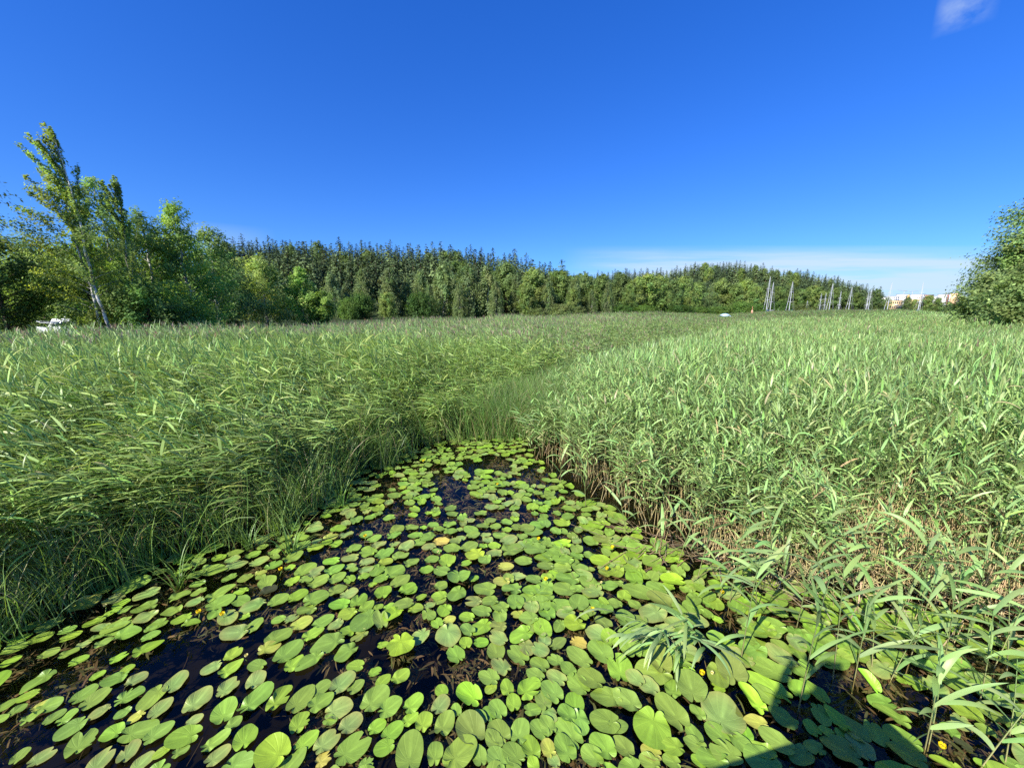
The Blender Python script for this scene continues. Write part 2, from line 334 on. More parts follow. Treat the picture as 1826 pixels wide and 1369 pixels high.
def lib_collection(name, meshes):
    c = bpy.data.collections.new(name)          # source shapes of one stuff object; not linked to the scene
    for i, me in enumerate(meshes):
        o = bpy.data.objects.new("%s_%02d" % (name, i), me); c.objects.link(o)
    return c
def scatter(name, coll, pts, rot, scl, idx, label, cat):
    """ONE stuff object: a cloud of points carrying the clumps"""
    me = bpy.data.meshes.new(name); me.vertices.add(len(pts)); me.vertices.foreach_set('co', np.asarray(pts, np.float32).ravel())
    a = me.attributes.new('rot', 'FLOAT_VECTOR', 'POINT'); a.data.foreach_set('vector', np.asarray(rot, np.float32).ravel())
    a = me.attributes.new('scl', 'FLOAT_VECTOR', 'POINT'); a.data.foreach_set('vector', np.asarray(scl, np.float32).ravel())
    a = me.attributes.new('idx', 'INT', 'POINT'); a.data.foreach_set('value', np.asarray(idx, np.int32))
    o = obj(name, me, label=label, category=cat, kind='stuff')
    ng = bpy.data.node_groups.new(name + '_nodes', 'GeometryNodeTree')
    ng.interface.new_socket('Geometry', in_out='INPUT', socket_type='NodeSocketGeometry'); ng.interface.new_socket('Geometry', in_out='OUTPUT', socket_type='NodeSocketGeometry')
    gi = ng.nodes.new('NodeGroupInput'); go = ng.nodes.new('NodeGroupOutput')
    iop = ng.nodes.new('GeometryNodeInstanceOnPoints'); ci = ng.nodes.new('GeometryNodeCollectionInfo')
    ci.inputs['Collection'].default_value = coll; ci.inputs['Separate Children'].default_value = True; ci.inputs['Reset Children'].default_value = True
    def na(nm, ty):
        n = ng.nodes.new('GeometryNodeInputNamedAttribute'); n.data_type = ty; n.inputs['Name'].default_value = nm
        return n.outputs['Attribute']
    e2r = ng.nodes.new('FunctionNodeEulerToRotation')
    ng.links.new(na('rot', 'FLOAT_VECTOR'), e2r.inputs[0])
    ng.links.new(gi.outputs[0], iop.inputs['Points']); ng.links.new(ci.outputs[0], iop.inputs['Instance'])
    iop.inputs['Pick Instance'].default_value = True; ng.links.new(na('idx', 'INT'), iop.inputs['Instance Index'])
    ng.links.new(e2r.outputs[0], iop.inputs['Rotation']); ng.links.new(na('scl', 'FLOAT_VECTOR'), iop.inputs['Scale'])
    ng.links.new(iop.outputs[0], go.inputs[0])
    md = o.modifiers.new('scatter', 'NODES'); md.node_group = ng
    return o

# ------------------------------------------------------------------ pond outline (ground coordinates)
POND_PX = [(-90, 1180), (0, 1128), (100, 1092), (205, 1030), (330, 985), (470, 948), (560, 892), (640, 838), (760, 795), (860, 770), (935, 758),
           (950, 812), (1005, 862), (1100, 912), (1175, 968), (1300, 1020), (1450, 1050), (1600, 1075), (1826, 1120), (2050, 1160)]
POND = [g(*p) for p in POND_PX] + [np.array([9, .3]), np.array([9, -6]), np.array([-9, -6]), np.array([-7.2, 1.0])]
POND = np.array(POND)
def inside(poly, x, y):
    x = np.asarray(x, float); y = np.asarray(y, float); r = np.zeros(x.shape, bool); j = len(poly) - 1
    for i in range(len(poly)):
        xi, yi = poly[i]; xj, yj = poly[j]
        c = ((yi > y) != (yj > y)) & (x < (xj - xi) * (y - yi) / (yj - yi + 1e-12) + xi)
        r ^= c; j = i
    return r
def dist_poly(poly, x, y):
    d = np.full(np.shape(x), 1e9)
    for i in range(len(poly)):
        a = poly[i - 1]; b_ = poly[i]; ab = b_ - a
        t = np.clip(((x - a[0]) * ab[0] + (y - a[1]) * ab[1]) / (ab @ ab + 1e-9), 0, 1)
        d = np.minimum(d, np.hypot(x - a[0] - t * ab[0], y - a[1] - t * ab[1]))
    return d
CH = np.array([(0.2, 9.3), (0.9, 11.2), (2.3, 13.8), (4.6, 17.0), (8.0, 21.0), (13.5, 26.0)])       # narrow channel running on from the pond
def dist_ch(x, y):
    d = np.full(np.shape(x), 1e9)
    for i in range(len(CH) - 1):
        a = CH[i]; ab = CH[i + 1] - a; t = np.clip(((x - a[0]) * ab[0] + (y - a[1]) * ab[1]) / (ab @ ab), 0, 1)
        d = np.minimum(d, np.hypot(x - a[0] - t * ab[0], y - a[1] - t * ab[1]))
    return d
def side_right(x, y):      # right of the channel / pond
    return x > np.interp(y, [-6, 2, 9.3, 11.2, 13.8, 17, 21, 26, 200], [0, 0, .2, .9, 2.3, 4.6, 8, 13.5, 13.5 + 174 * 1.2])
def lump(x, y, s, seed):   # cheap smooth noise -1..1
    r = np.random.default_rng(seed); o = 0
    for k in range(5):
        a, b_, p = r.normal(0, s, 3); o = o + np.sin(a * x + b_ * y + p * 7)
    return o / 3.2

# ------------------------------------------------------------------ reed beds
def clump(seed, n, rad, lcol, H=2.1, **k):
    rng = np.random.default_rng(seed); mb = MB()
    r = rad * np.sqrt(rng.random(n)); a = rng.random(n) * 6.283
    reeds_into(mb, rng, r * np.cos(a), r * np.sin(a), H * rng.uniform(.82, 1.08, n), lcol, **k)
    nd = n // 4; r = rad * np.sqrt(rng.random(nd)); a = rng.random(nd) * 6.283
    dead_into(mb, rng, r * np.cos(a), r * np.sin(a), .4, 1.3)
    return mb.mesh('reed_clump', m_reed)
NV = 7
libR = lib_collection('right_reeds', [clump(100 + i, 16, .42, REED_A, bias=.35, leaf_len=.34, leaf_w=.025, nl=12, low=.14, dr=(.3, 1.8), el=(.6, 1.25)) for i in range(NV)] +
                      [clump(130 + i, 34, .95, REED_A, bias=.4, leaf_len=.36, leaf_w=.028, nl=9, el=(.6, 1.25), seg=3, panicle=.06, low=.5) for i in range(NV)])
libL = lib_collection('left_reeds', [clump(200 + i, 18, .42, REED_B, bias=.75, leaf_len=.44, leaf_w=.025, nl=12, lean_b=.10, el=(.1, .95), dr=(.6, 1.8), wind=math.pi + .35) for i in range(NV)] +
                      [clump(230 + i, 34, .95, (.32, .45, .155), bias=.75, leaf_len=.40, leaf_w=.030, nl=8, seg=3, panicle=.30, low=.5, lean_b=.10, el=(.05, .8), wind=math.pi + .3) for i in range(NV)])
rng = np.random.default_rng(5)
def lattice(x0, x1, y0, y1, sp):
    xs = np.arange(x0, x1, sp); ys = np.arange(y0, y1, sp); X, Y = np.meshgrid(xs, ys)
    X = X + rng.uniform(-.5, .5, X.shape) * sp; Y = Y + rng.uniform(-.5, .5, X.shape) * sp
    return X.ravel(), Y.ravel()
def bed_points(sp, near, far, inst_r):
    X, Y = lattice(-1.7 * far - 3, 1.6 * far + 3, -1.0, far, sp)
    D = np.hypot(X, Y)
    k = (Y < far) & (D >= near) & (np.abs(X) < 1.55 * Y + 5) & (Y < far_edge(X, Y)) & (Y > np.where(X > 0, 1.2, 1.8))
    k &= ~(inside(POND, X, Y)); k &= dist_poly(POND, X, Y) > inst_r * .38
    k &= dist_ch(X, Y) > .50 + .12 * inst_r
    return X[k], Y[k]
def height_at(X, Y):
    rt = side_right(X, Y); px = 913 + F * X / Y * 1.0195
    h = np.where(rt, .97, 1.0) + .10 * lump(X, Y, .35, 3) + .05 * lump(X, Y, 1.1, 9)
    dc = dist_ch(X, Y); h = h * (1 - .36 * np.exp(-(dc / 2.1) ** 2)); dp = dist_poly(POND, X, Y)
    h = h * np.where(rt, .60 + .40 * sstep(dp / 2.4), .62 + .38 * sstep(dp / 2.8))
    h = h * (1 - .33 * np.exp(-((px - 1285) / 70) ** 2) * sstep((Y - 25) / 20))
    h = h * (1 + .12 * sstep((px - 1350) / 200) * sstep((Y - 25) / 50))
    h = h + np.where(rt, 0, .04)
    return h
for nm, right, lib, lab in (('reed_bed', False, libL, 'dense green reeds combed leftwards by the wind along the left of the pond'),
                            ('reed_bed', True, libR, 'paler reed bed right of the pond, running back to the masts')):
    PX_, PY_, SC, ID = [], [], [], []
    for sp, near, far, ir, v0, sxy in ((.54 if right else .50, 0, 15, .42, 0, 1.0), (.88, 15, 42, .95, NV, .95), (1.75, 42, 116, 1.3, NV, 1.9)):
        X, Y = bed_points(sp, near, far, ir)
        k = side_right(X, Y) == right; X = X[k]; Y = Y[k]; h = height_at(X, Y)
        PX_.append(X); PY_.append(Y); SC.append(np.stack([np.full(len(X), sxy), np.full(len(X), sxy), h], -1)); ID.append(v0 + rng.integers(0, NV, len(X)))
    X = np.concatenate(PX_); Y = np.concatenate(PY_); SC = np.concatenate(SC); ID = np.concatenate(ID); n = len(X)
    print(nm, lab[:10], n)
    rot = np.stack([rng.normal(0, .04, n), rng.normal(0, .05, n), rng.normal(0, .35 if not right else .7, n)], -1)
    scatter(nm, lib, np.stack([X, Y, np.zeros(n)], -1), rot, SC, ID, lab, 'reeds')

# fringe of thin marsh grass along the left bank and the channel
def grass_clump(seed, n=46, L0=.85, colr=(.22, .34, .08), straw=.12):
    rng = np.random.default_rng(seed); mb = MB(); base = np.stack([rng.normal(0, .11, n), rng.normal(0, .11, n), np.full(n, -.05)], -1)
    c = jit(colr, rng, n); d = rng.random(n) < straw; c[d] = jit(STRAW, rng, int(d.sum()))
    strips(mb, base, np.where(rng.random(n) < .5, WIND + rng.normal(0, .8, n), rng.random(n) * 6.28), rng.uniform(1.15, 1.55, n), L0 * rng.uniform(.55, 1.2, n), rng.uniform(.006, .011, n), rng.uniform(.3, 1.5, n), c, seg=5, twist=rng.normal(0, .6, n), prof=lambda t: np.clip(1 - t ** 2.2, .05, 1))
    return mb.mesh('grass_clump', m_reed)
libG = lib_collection('marsh_grass', [grass_clump(300 + i) for i in range(6)] + [grass_clump(320 + i, 60, 1.15, (.16, .285, .065), .08) for i in range(4)])
GX, GY, GS, GI = [], [], [], []
for i in range(0, 10):
    a, b_ = POND[i], POND[i + 1]; ln = np.hypot(*(b_ - a)); nrm = np.array([-(b_ - a)[1], (b_ - a)[0]]) / ln
    if nrm @ np.array([-1, .6]) < 0: nrm = -nrm
    for k in range(int(ln * 12)):
        p = a + (b_ - a) * rng.random() + nrm * rng.uniform(-.12, .75) * (1 if rng.random() < .8 else -.3)
        GX.append(p[0]); GY.append(p[1]); GS.append(rng.uniform(.7, 1.25)); GI.append(rng.integers(0, 6) if i < 6 else rng.integers(0, 10))
for k in range(2300):
    i = rng.integers(0, len(CH) - 1); p = CH[i] + (CH[i + 1] - CH[i]) * rng.random() + rng.uniform(-.95, .95, 2)
    GX.append(p[0]); GY.append(p[1]); GS.append(rng.uniform(.75, 1.05)); GI.append(6 + rng.integers(0, 4))
n = len(GX); GS = np.array(GS)
scatter('marsh_grass', libG, np.stack([GX, GY, np.zeros(n)], -1), np.stack([rng.normal(0, .1, n), rng.normal(0, .1, n), rng.normal(0, .6, n)], -1), np.stack([GS, GS, GS], -1), GI,
        'thin arching green marsh grass fringing the left bank and the narrow channel', 'grass')

# dead straw stalks and broken litter in the right bed
mb = MB(); r2 = np.random.default_rng(77)
def right_zone(n, p0, p1, spread=.5):
    a = g(*p0); b_ = g(*p1); t = r2.random(n)[:, None]
    return a + (b_ - a) * t + r2.normal(0, spread, (n, 2))
for (p0, p1, n, sp, hm) in (((1440, 985), (1860, 1040), 600, .33, .75), ((1480, 940), (1840, 985), 600, .35, .95), ((1180, 930), (1420, 1010), 150, .25, .5), ((1300, 960), (1840, 1060), 330, .3, .4), ((960, 800), (1180, 930), 90, .2, .5)):
    P_ = right_zone(n, p0, p1, sp); dead_into(mb, r2, P_[:, 0], P_[:, 1], .2, hm, c=(.54, .43, .21), lean=.28, r=.0055)
P_ = right_zone(520, (1330, 985), (1880, 1075), .32)
strips(mb, np.stack([P_[:, 0], P_[:, 1], r2.uniform(.01, .22, 520)], -1), r2.random(520) * 6.28, r2.normal(0, .18, 520), r2.uniform(.2, .8, 520), np.full(520, .009), r2.normal(0, .2, 520), jit((.48, .39, .20), r2, 520), seg=3, prof=lambda t: np.ones_like(t))
P_ = right_zone(150, (1130, 955), (1450, 1060), .2)
strips(mb, np.stack([P_[:, 0], P_[:, 1], r2.uniform(.01, .05, 150)], -1), r2.random(150) * 6.28, r2.normal(0, .06, 150), r2.uniform(.2, .6, 150), np.full(150, .008), r2.normal(0, .1, 150), jit((.30, .22, .12), r2, 150), seg=3, prof=lambda t: np.ones_like(t))
obj('dead_reeds', mb.mesh('dead_reeds', m_straw), label='straw coloured dead reed stubble and fallen stalks at the foot of the right reed bed', category='dead reeds', kind='stuff')

# ------------------------------------------------------------------ lily pads: tip and notch of every pad that can be told apart, read off the photograph
# each entry: x y of the tip, x y of the notch end, tone (b bright, m mid, d dull, y yellow, o olive, s submerged), optional width ratio
CROPS = {
 'A': (0, 1120, 5.0, """810 900 650 1170 m;520 1070 230 1240 d;260 1075 110 1240 m;930 930 1080 960 b .95;1220 1010 1080 1230 d;1560 850 1270 1040 m;1470 1010 1800 950 b .7;1380 1160 1500 1080 b;1700 1070 1530 1150 m;
 1540 630 1330 830 d;1120 860 1300 740 y;1010 830 1180 710 m;780 830 1000 700 d;1300 540 1010 690 m;1330 400 1100 530 d;1210 330 1060 420 b;900 515 1160 420 m;1000 540 710 750 m;880 500 620 690 m;945 380 800 480 b;
 700 725 495 880 m;590 730 385 880 m;400 740 170 870 m;580 655 300 750 m;440 650 280 745 y;250 680 70 810 m;140 670 370 570 b;160 630 -60 770 m;90 800 -80 860 m;1475 125 1170 260 b .6;1160 230 970 320 b;810 250 600 340 b;
 715 200 515 270 m;550 200 325 285 m;1030 95 835 175 m;840 120 670 175 d;915 75 810 120 m;745 35 525 125 b;700 0 510 60 m;495 60 235 150 b;300 60 60 150 b;110 45 -10 110 m;260 160 -10 240 m;200 270 -20 360 b;1260 30 1005 95 m;
 1190 -20 900 60 m;1440 40 1255 130 m;1400 -10 1290 40 m;1660 390 1480 600 d;1880 530 1650 780 d;1820 790 1650 870 d;330 -15 170 50 m"""),
 'B': (365, 1120, 5.0, """-40 420 160 300 d;335 290 125 440 b;335 175 175 310 b;520 385 400 575 d;300 440 120 630 d;190 630 160 860 m;615 505 290 790 m .55;770 510 560 765 b .6;965 520 750 770 m;1160 600 920 745 m;1130 485 950 600 m;1335 395 1130 600 d;
 1420 480 1280 600 m;1640 530 1400 750 m;1765 645 1545 800 m;1820 380 1665 490 b;1650 420 1530 530 b;1575 360 1460 430 b;1630 150 1550 160 b;1760 298 1745 75 B .95;1260 345 1425 340 b;1155 300 1360 150 m;950 200 1260 100 m .7;820 385 1060 220 m .6;
 870 110 620 330 m .7;685 150 465 220 y;785 15 530 150 m;1060 15 870 120 b;140 70 410 20 d;900 735 800 955 b;1330 670 1060 780 d;1180 840 1060 820 m;1400 770 1200 940 d .85;1620 830 1455 940 b;1770 850 1580 1010 b;1500 1110 1700 1040 b;1485 985 1150 1200 m;
 1210 920 970 1120 d;1015 935 800 1110 b;1150 1120 980 1230 Y .9;480 1110 740 1180 B .95;400 870 330 1095 b .9;340 790 180 910 m;245 920 -50 1120 m .5;235 1050 0 1240 d;1520 1180 1370 1260 m"""),
 'C': (730, 1120, 5.0, """20 930 -10 1330 m .7;160 745 100 950 b;75 770 -60 870 b;120 610 -50 760 b;350 620 210 780 d;260 520 320 620 b .9;400 680 430 805 m;370 750 260 975 m;430 560 640 680 B;680 590 770 500 b;620 410 800 490 m;750 290 890 420 d;370 175 460 325 m;
 370 170 330 -30 d .95;500 80 510 190 b .9;710 130 570 130 b;750 130 790 300 m .85;890 175 1050 320 m;890 120 1100 10 b .65;720 60 870 150 d;1250 260 1090 160 d;1385 100 1255 190 o .6;1590 180 1430 110 Y .9;840 470 900 610 b;920 590 940 755 b .8;740 640 840 810 m;
 1160 470 980 630 b;1180 720 1020 740 m;1160 570 1230 750 m;1200 480 1350 670 m;1080 280 1240 380 m;1050 390 1200 470 m;1230 260 1370 330 m;1230 400 1400 500 d;1350 320 1480 430 m;1400 195 1630 360 m .6;1610 120 1800 320 m;1570 0 1790 120 d;1500 390 1740 530 m;
 1410 430 1600 590 m;1470 570 1480 790 b .8;1330 700 1470 845 m;1620 620 1900 620 m .7;1600 830 1880 850 m;1620 950 1830 1180 m;1300 830 1540 1070 m .65;1330 960 1450 1220 m;1100 830 1230 1000 m;1040 960 1130 1190 b;1020 800 950 1050 m .7;720 830 880 1030 m;
 700 920 810 1090 m;470 800 630 1040 o .88;540 750 680 870 m;670 705 750 830 m;590 1000 320 1250 m .75;310 1120 430 1250 m;240 1005 220 1240 m .7;600 1060 650 1250 m;700 1090 870 1260 m;840 1050 1020 1230 m;1080 1165 1130 1280 b;1540 1050 1720 1240 m;1200 1000 1280 1180 y;
 1180 800 1290 960 m;1240 1130 1330 1260 d"""),
 'D': (1095, 1120, 5.0, """50 250 60 500 b .85;180 390 520 410 m .75;90 70 200 290 m;200 130 320 270 m;740 300 460 280 m;640 400 720 690 o .9;380 590 650 940 m .62;200 450 400 600 d;290 1080 370 750 b .95;420 1060 630 1090 b;650 870 780 1060 m;620 1010 830 1100 m;
 1000 620 930 940 d .98;980 260 1100 530 o .9;1120 530 1360 800 B .5;1130 390 1620 670 b .42;1230 520 1480 710 m;1410 190 1160 130 b;950 190 1090 150 b;1130 280 1600 460 m .6;1400 110 1600 260 m;1640 180 1830 120 m;1650 450 1920 700 b .55;1640 300 1800 420 m;1380 740 1650 900 m;
 1260 920 1630 1130 m .6;1150 870 1200 1030 b;800 850 1060 1060 m;840 1080 1150 1180 m;1140 1040 1470 1150 b .5;1150 1180 1480 1200 m;690 1160 820 1240 b;690 690 800 840 m;1170 820 1380 870 y;870 520 990 560 b .95;1700 820 1830 980 b .9;1690 1060 1880 1080 m;
 0 570 240 740 m;120 880 -60 880 m;0 980 170 1170 m;230 1080 430 1160 y;420 1160 600 1220 m;220 1160 420 1260 m"""),
 'H': (1460, 1120, 5.0, """330 430 550 620 O .55;480 690 850 900 m .5;50 700 280 960 b .5;250 310 0 310 m;560 900 940 1080 m;170 80 330 260 m;220 200 510 300 m;520 200 740 310 m;760 150 1120 350 m .55;900 60 1200 180 m;1320 130 1780 370 m .45;1400 30 1700 190 m;800 300 1090 380 m;
 1130 290 1400 400 m;680 430 760 480 b;990 1150 1300 1290 b .5;1390 1190 1560 1260 b;0 900 140 960 b;150 930 270 970 b;150 780 450 1050 m;0 1000 400 1200 m;600 1050 980 1240 m;1110 840 1220 1000 m;1380 860 1600 980 m;1210 1010 1360 1110 s;1600 1180 1850 1280 m"""),
 'E': (0, 930, 5.0, """1355 525 1000 635 m;1170 700 1440 620 d;1700 620 1500 710 m;1175 700 990 770 b;1165 820 1420 735 m;1180 925 1420 805 d;1190 770 1045 830 m;1070 780 1000 820 b;1010 800 935 850 b;740 950 945 850 b .8;1440 850 1640 765 m;1520 920 1720 835 b;1300 985 1500 875 m .9;
 895 1010 1190 875 m;1640 765 1826 680 d;1655 520 1840 440 m;1685 590 1840 530 m;1700 660 1850 600 m;1520 505 1625 465 b;840 530 650 610 b;865 595 690 670 m;1020 580 830 660 m;920 675 570 800 y;1265 475 1140 520 m;1300 320 1560 240 b;1190 410 1500 330 b;1430 405 1250 460 m;
 1710 350 1830 285 b;385 900 170 1005 m"""),
 'F': (365, 930, 5.0, """185 440 -40 440 m;150 545 295 480 m;290 545 435 470 m;580 330 390 400 d;350 265 185 310 m;510 285 355 325 m;390 370 175 430 d;330 330 170 370 d;700 365 530 440 m;560 450 440 475 y;815 400 705 430 b;885 280 695 370 m;795 255 710 280 b;690 260 560 300 m;780 195 630 240 m;
 940 180 805 265 m;1070 215 910 265 b;1045 165 950 205 d;1220 175 1115 235 b .9;930 140 780 175 m;790 130 640 170 m;1200 120 1050 160 y;1325 100 1200 150 d;1270 55 1115 95 b;1060 60 890 100 d;690 95 550 140 m;1500 100 1380 145 m .95;1570 135 1450 195 m;1620 185 1490 240 d;
 1395 210 1270 280 m;1380 260 1530 290 m;1680 250 1525 340 m;1215 345 1380 315 d;1050 375 1210 350 b;1775 40 1660 110 m;1755 110 1620 150 m;1740 190 1650 230 d;1680 350 1545 390 b;1520 345 1375 400 d;1510 420 1370 440 d;1360 430 1295 450 m;1470 465 1370 520 b;1820 290 1670 340 m;
 1780 400 1590 510 m .8;1815 490 1665 590 m;990 380 810 500 m;1065 420 910 510 d;1245 400 1070 480 m;1115 500 905 580 m;1270 470 1095 545 m;1280 580 1100 645 m;1375 620 1200 670 d;1535 540 1465 585 b;1600 580 1580 695 b .95;1880 570 1735 650 b;1120 640 870 740 m;915 620 735 725 b;
 755 650 565 765 m;310 800 560 710 d;300 880 410 830 b;510 870 370 1000 m .8;590 900 730 870 m;840 830 710 910 d;970 870 760 960 y;1145 850 955 950 m;820 820 1010 770 m;1110 745 1295 745 b;1430 650 1320 775 b;1500 725 1380 820 b;1590 740 1505 795 b;1180 850 1370 800 b;
 1310 1000 1530 800 m .75;1600 920 1760 780 B .7;1540 830 1600 970 o .6;1100 985 1230 880 d;1220 960 1345 1000 b;650 585 485 660 s;280 670 0 790 m;265 570 0 720 m .6"""),
 'G': (730, 930, 5.0, """85 60 -40 65 m;160 60 90 65 b;265 40 155 40 m;315 75 210 75 m;435 100 305 95 m;425 30 300 30 m;500 50 600 110 m;625 110 510 150 m;475 75 420 75 m;725 130 630 130 d;415 150 510 150 d;600 45 720 40 m;920 20 810 0 m;915 75 820 75 b;1040 60 900 60 m;745 130 890 135 m;
 1060 140 950 130 m;1190 110 1025 90 m;1070 30 1230 45 m;1280 20 1440 20 b;960 150 815 210 d;90 170 235 120 m;360 180 200 180 Y;110 240 245 220 d;305 230 455 255 m;605 200 465 270 m;500 340 660 270 B .85;460 400 550 360 b;610 222 700 222 b;700 210 815 235 b;1020 235 820 290 m .8;
 680 290 830 290 d;1010 190 1120 200 m .9;1020 260 1225 255 m;1120 325 1275 335 m;940 355 1100 355 m;1280 350 1470 345 m;1140 400 1290 405 m;1300 200 1445 200 B .9;1195 200 1320 230 m;1250 260 1395 300 m;1430 290 1550 340 m;1545 290 1670 320 m;1605 350 1805 365 B .8;
 1460 390 1590 450 m .9;1645 430 1590 430 m;1260 420 1450 420 m;930 400 785 415 y;1040 490 895 495 d;1035 510 1180 540 m;745 550 900 540 y;615 500 540 545 b;440 590 440 440 m .95;340 560 220 600 m .9;370 720 470 590 m .85;335 290 335 405 b .9;265 325 135 365 m;215 440 90 430 b .8;
 90 340 -50 390 m;75 590 -60 650 b;150 665 60 705 b;195 680 340 665 b;330 700 210 730 m;570 600 775 620 m .85;820 600 1005 620 m;1005 620 1175 615 b;490 725 655 710 d;640 730 795 710 m;940 660 960 795 m .9;1115 700 1290 660 m;1085 830 1090 715 d .95;1280 600 1490 630 m;
 1300 500 1525 520 m;1170 495 1300 530 b;1520 500 1690 590 m;130 765 -20 790 b;235 740 130 770 d;280 860 340 745 b .85;440 840 580 870 b;565 790 730 830 m;810 905 800 790 m .9;905 845 1020 820 y;980 870 1155 870 m;1180 740 1270 880 m .8;1530 660 1490 800 m .9;1310 850 1470 800 d;
 1520 820 1595 880 b;1640 660 1540 660 m;1600 720 1730 770 m;1700 690 1770 760 b;1390 960 1560 900 B .9;1150 880 1230 1050 b .75;560 1010 720 890 b;470 930 570 1020 m;230 870 270 955 b .95;410 860 300 900 y;1660 850 1800 960 o"""),
 'I': (1095, 930, 5.0, """410 545 630 545 B .8;40 390 45 285 b .95;100 300 300 300 b;40 400 260 430 m .7;265 400 400 330 m;335 435 470 440 b;80 600 360 670 m;280 560 490 640 m;130 720 250 780 m;70 790 130 960 m .8;580 600 700 650 m;710 640 785 680 b;600 740 810 800 m .8;780 700 900 780 m;
 780 780 870 880 m;650 545 770 575 b;820 560 1020 600 b;1050 650 1200 760 b;1190 680 1370 710 b .8;1160 780 1380 790 m;1370 780 1560 850 m;1270 900 1550 960 m;870 860 980 900 b;240 880 440 780 d;290 680 580 780 o .6;100 230 300 270 m;0 60 110 110 m;0 200 95 250 m;520 330 620 380 b;
 130 170 230 200 m;1400 620 1600 700 m;1190 420 1340 480 m;-20 560 90 570 m;-60 720 80 760 m"""),
}
# open water and weed patches of the photograph: x y rx ry
OPEN = [(150,1190,150,26),(500,1055,50,14),(492,1092,38,18),(350,1148,60,22),(430,1140,45,20),(445,1150,40,16),(555,1204,95,18),(655,1170,40,16),(720,1115,28,18),(780,1200,75,30),(850,1180,26,26),(920,1200,18,18),(900,1015,58,15),
 (850,1020,24,13),(750,1035,22,17),(705,1066,26,13),(575,996,28,10),(680,938,38,9),(837,832,15,14),(883,828,26,14),(810,877,30,15),(834,903,26,16),(793,858,22,11),(746,932,60,9),(702,910,22,8),(690,858,24,7),(664,948,42,9),(623,967,22,9),
 (897,915,18,8),(1263,1170,24,22),(1260,1200,14,14),(1470,1200,28,18),(1510,1220,24,28),(1530,1256,24,14),(1590,1225,30,26),(1635,1280,42,26),(1676,1330,30,22),(1760,1330,60,24),(1295,1075,16,10),(1285,1110,18,14),(1780,1140,70,12),
 (20,1310,46,22),(185,1335,18,14),(140,1294,15,10),(620,1250,20,26),(1000,1290,20,14),(950,1275,14,18),(1340,1010,30,10),(1180,1010,34,12),(945,850,16,14),(790,960,22,6),(300,1045,70,8),(430,1010,40,7)]
TONE = {'b': (.240, .385, .036), 'B': (0.333, 0.524, 0.036), 'm': (.200, .315, .045), 'd': (.225, .330, .078), 'y': (0.37, 0.426, 0.062), 'Y': (0.454, 0.363, 0.071), 'o': (0.202, 0.272, 0.05), 'O': (0.222, 0.423, 0.03), 's': (0.05, 0.06, 0.02)}
TWORD = {'b': 'bright green', 'B': 'very bright green', 'm': 'mid green', 'd': 'pale green', 'y': 'yellow', 'Y': 'brownish yellow', 'o': 'olive green', 'O': 'upturned olive', 's': 'dark sunken'}
rp = np.random.default_rng(11)
pads = []
for k, (ox, oy, sc, txt) in CROPS.items():
    for e in txt.replace('\n', ' ').split(';'):
        q = e.split()
        if len(q) < 5: continue
        t = g(ox + float(q[0]) / sc, oy + float(q[1]) / sc); n_ = g(ox + float(q[2]) / sc, oy + float(q[3]) / sc)
        rt = float(q[5]) if len(q) > 5 else .77
        c = (t + n_) / 2; ln = float(np.hypot(*(t - n_)))
        ln = min(max(ln * .98, .10), .46)
        pads.append([c[0], c[1], ln, rt, math.atan2(t[1] - n_[1], t[0] - n_[0]), q[4]])
# the rest of the pads: dense where the photograph is dense, none over its open patches
def is_open(px, py):
    return any(((px - a) / rx) ** 2 + ((py - b_) / ry) ** 2 < 1.35 for a, b_, rx, ry in OPEN)
def can_add(x, y, r, f):
    for p in pads:
        d2 = (p[0] - x) ** 2 + (p[1] - y) ** 2; rr = (r + p[2] * (.5 + p[3] * .5) * .5) * f
        if d2 < rr * rr: return False
    return True
GR = np.vstack([POND[:20], [[7.5, 2.0]], [[-7.5, 1.4]]])
cand = 0
for i in range(9000):
    y = 1.2 + 9.2 * rp.random() ** .9; x = rp.uniform(-6.5, 7.5)
    if not inside(POND, x, y): continue
    px, py = pix(x, y)
    if px < -250 or px > 2100 or py > 1560: continue
    if is_open(px, py): continue
    dens = (px > 880 and py > 950) or py < 940
    ln = rp.uniform(.13, .24) * (1.2 if px > 1000 and py > 1150 else 1.1 if px > 930 and py > 930 else 1)
    if not can_add(x, y, ln * .43, .50 if (px > 930 and 930 < py < 1200) else .62 if dens else .80): continue
    tone = rp.choice(list('bbbmmmmmmmmmddddo'), p=None)
    if tone in 'yo' and rp.random() < .5: tone = 'm'
    pads.append([x, y, ln, rp.uniform(.66, .88), rp.uniform(0, 6.28), tone])
print('pads', len(pads))
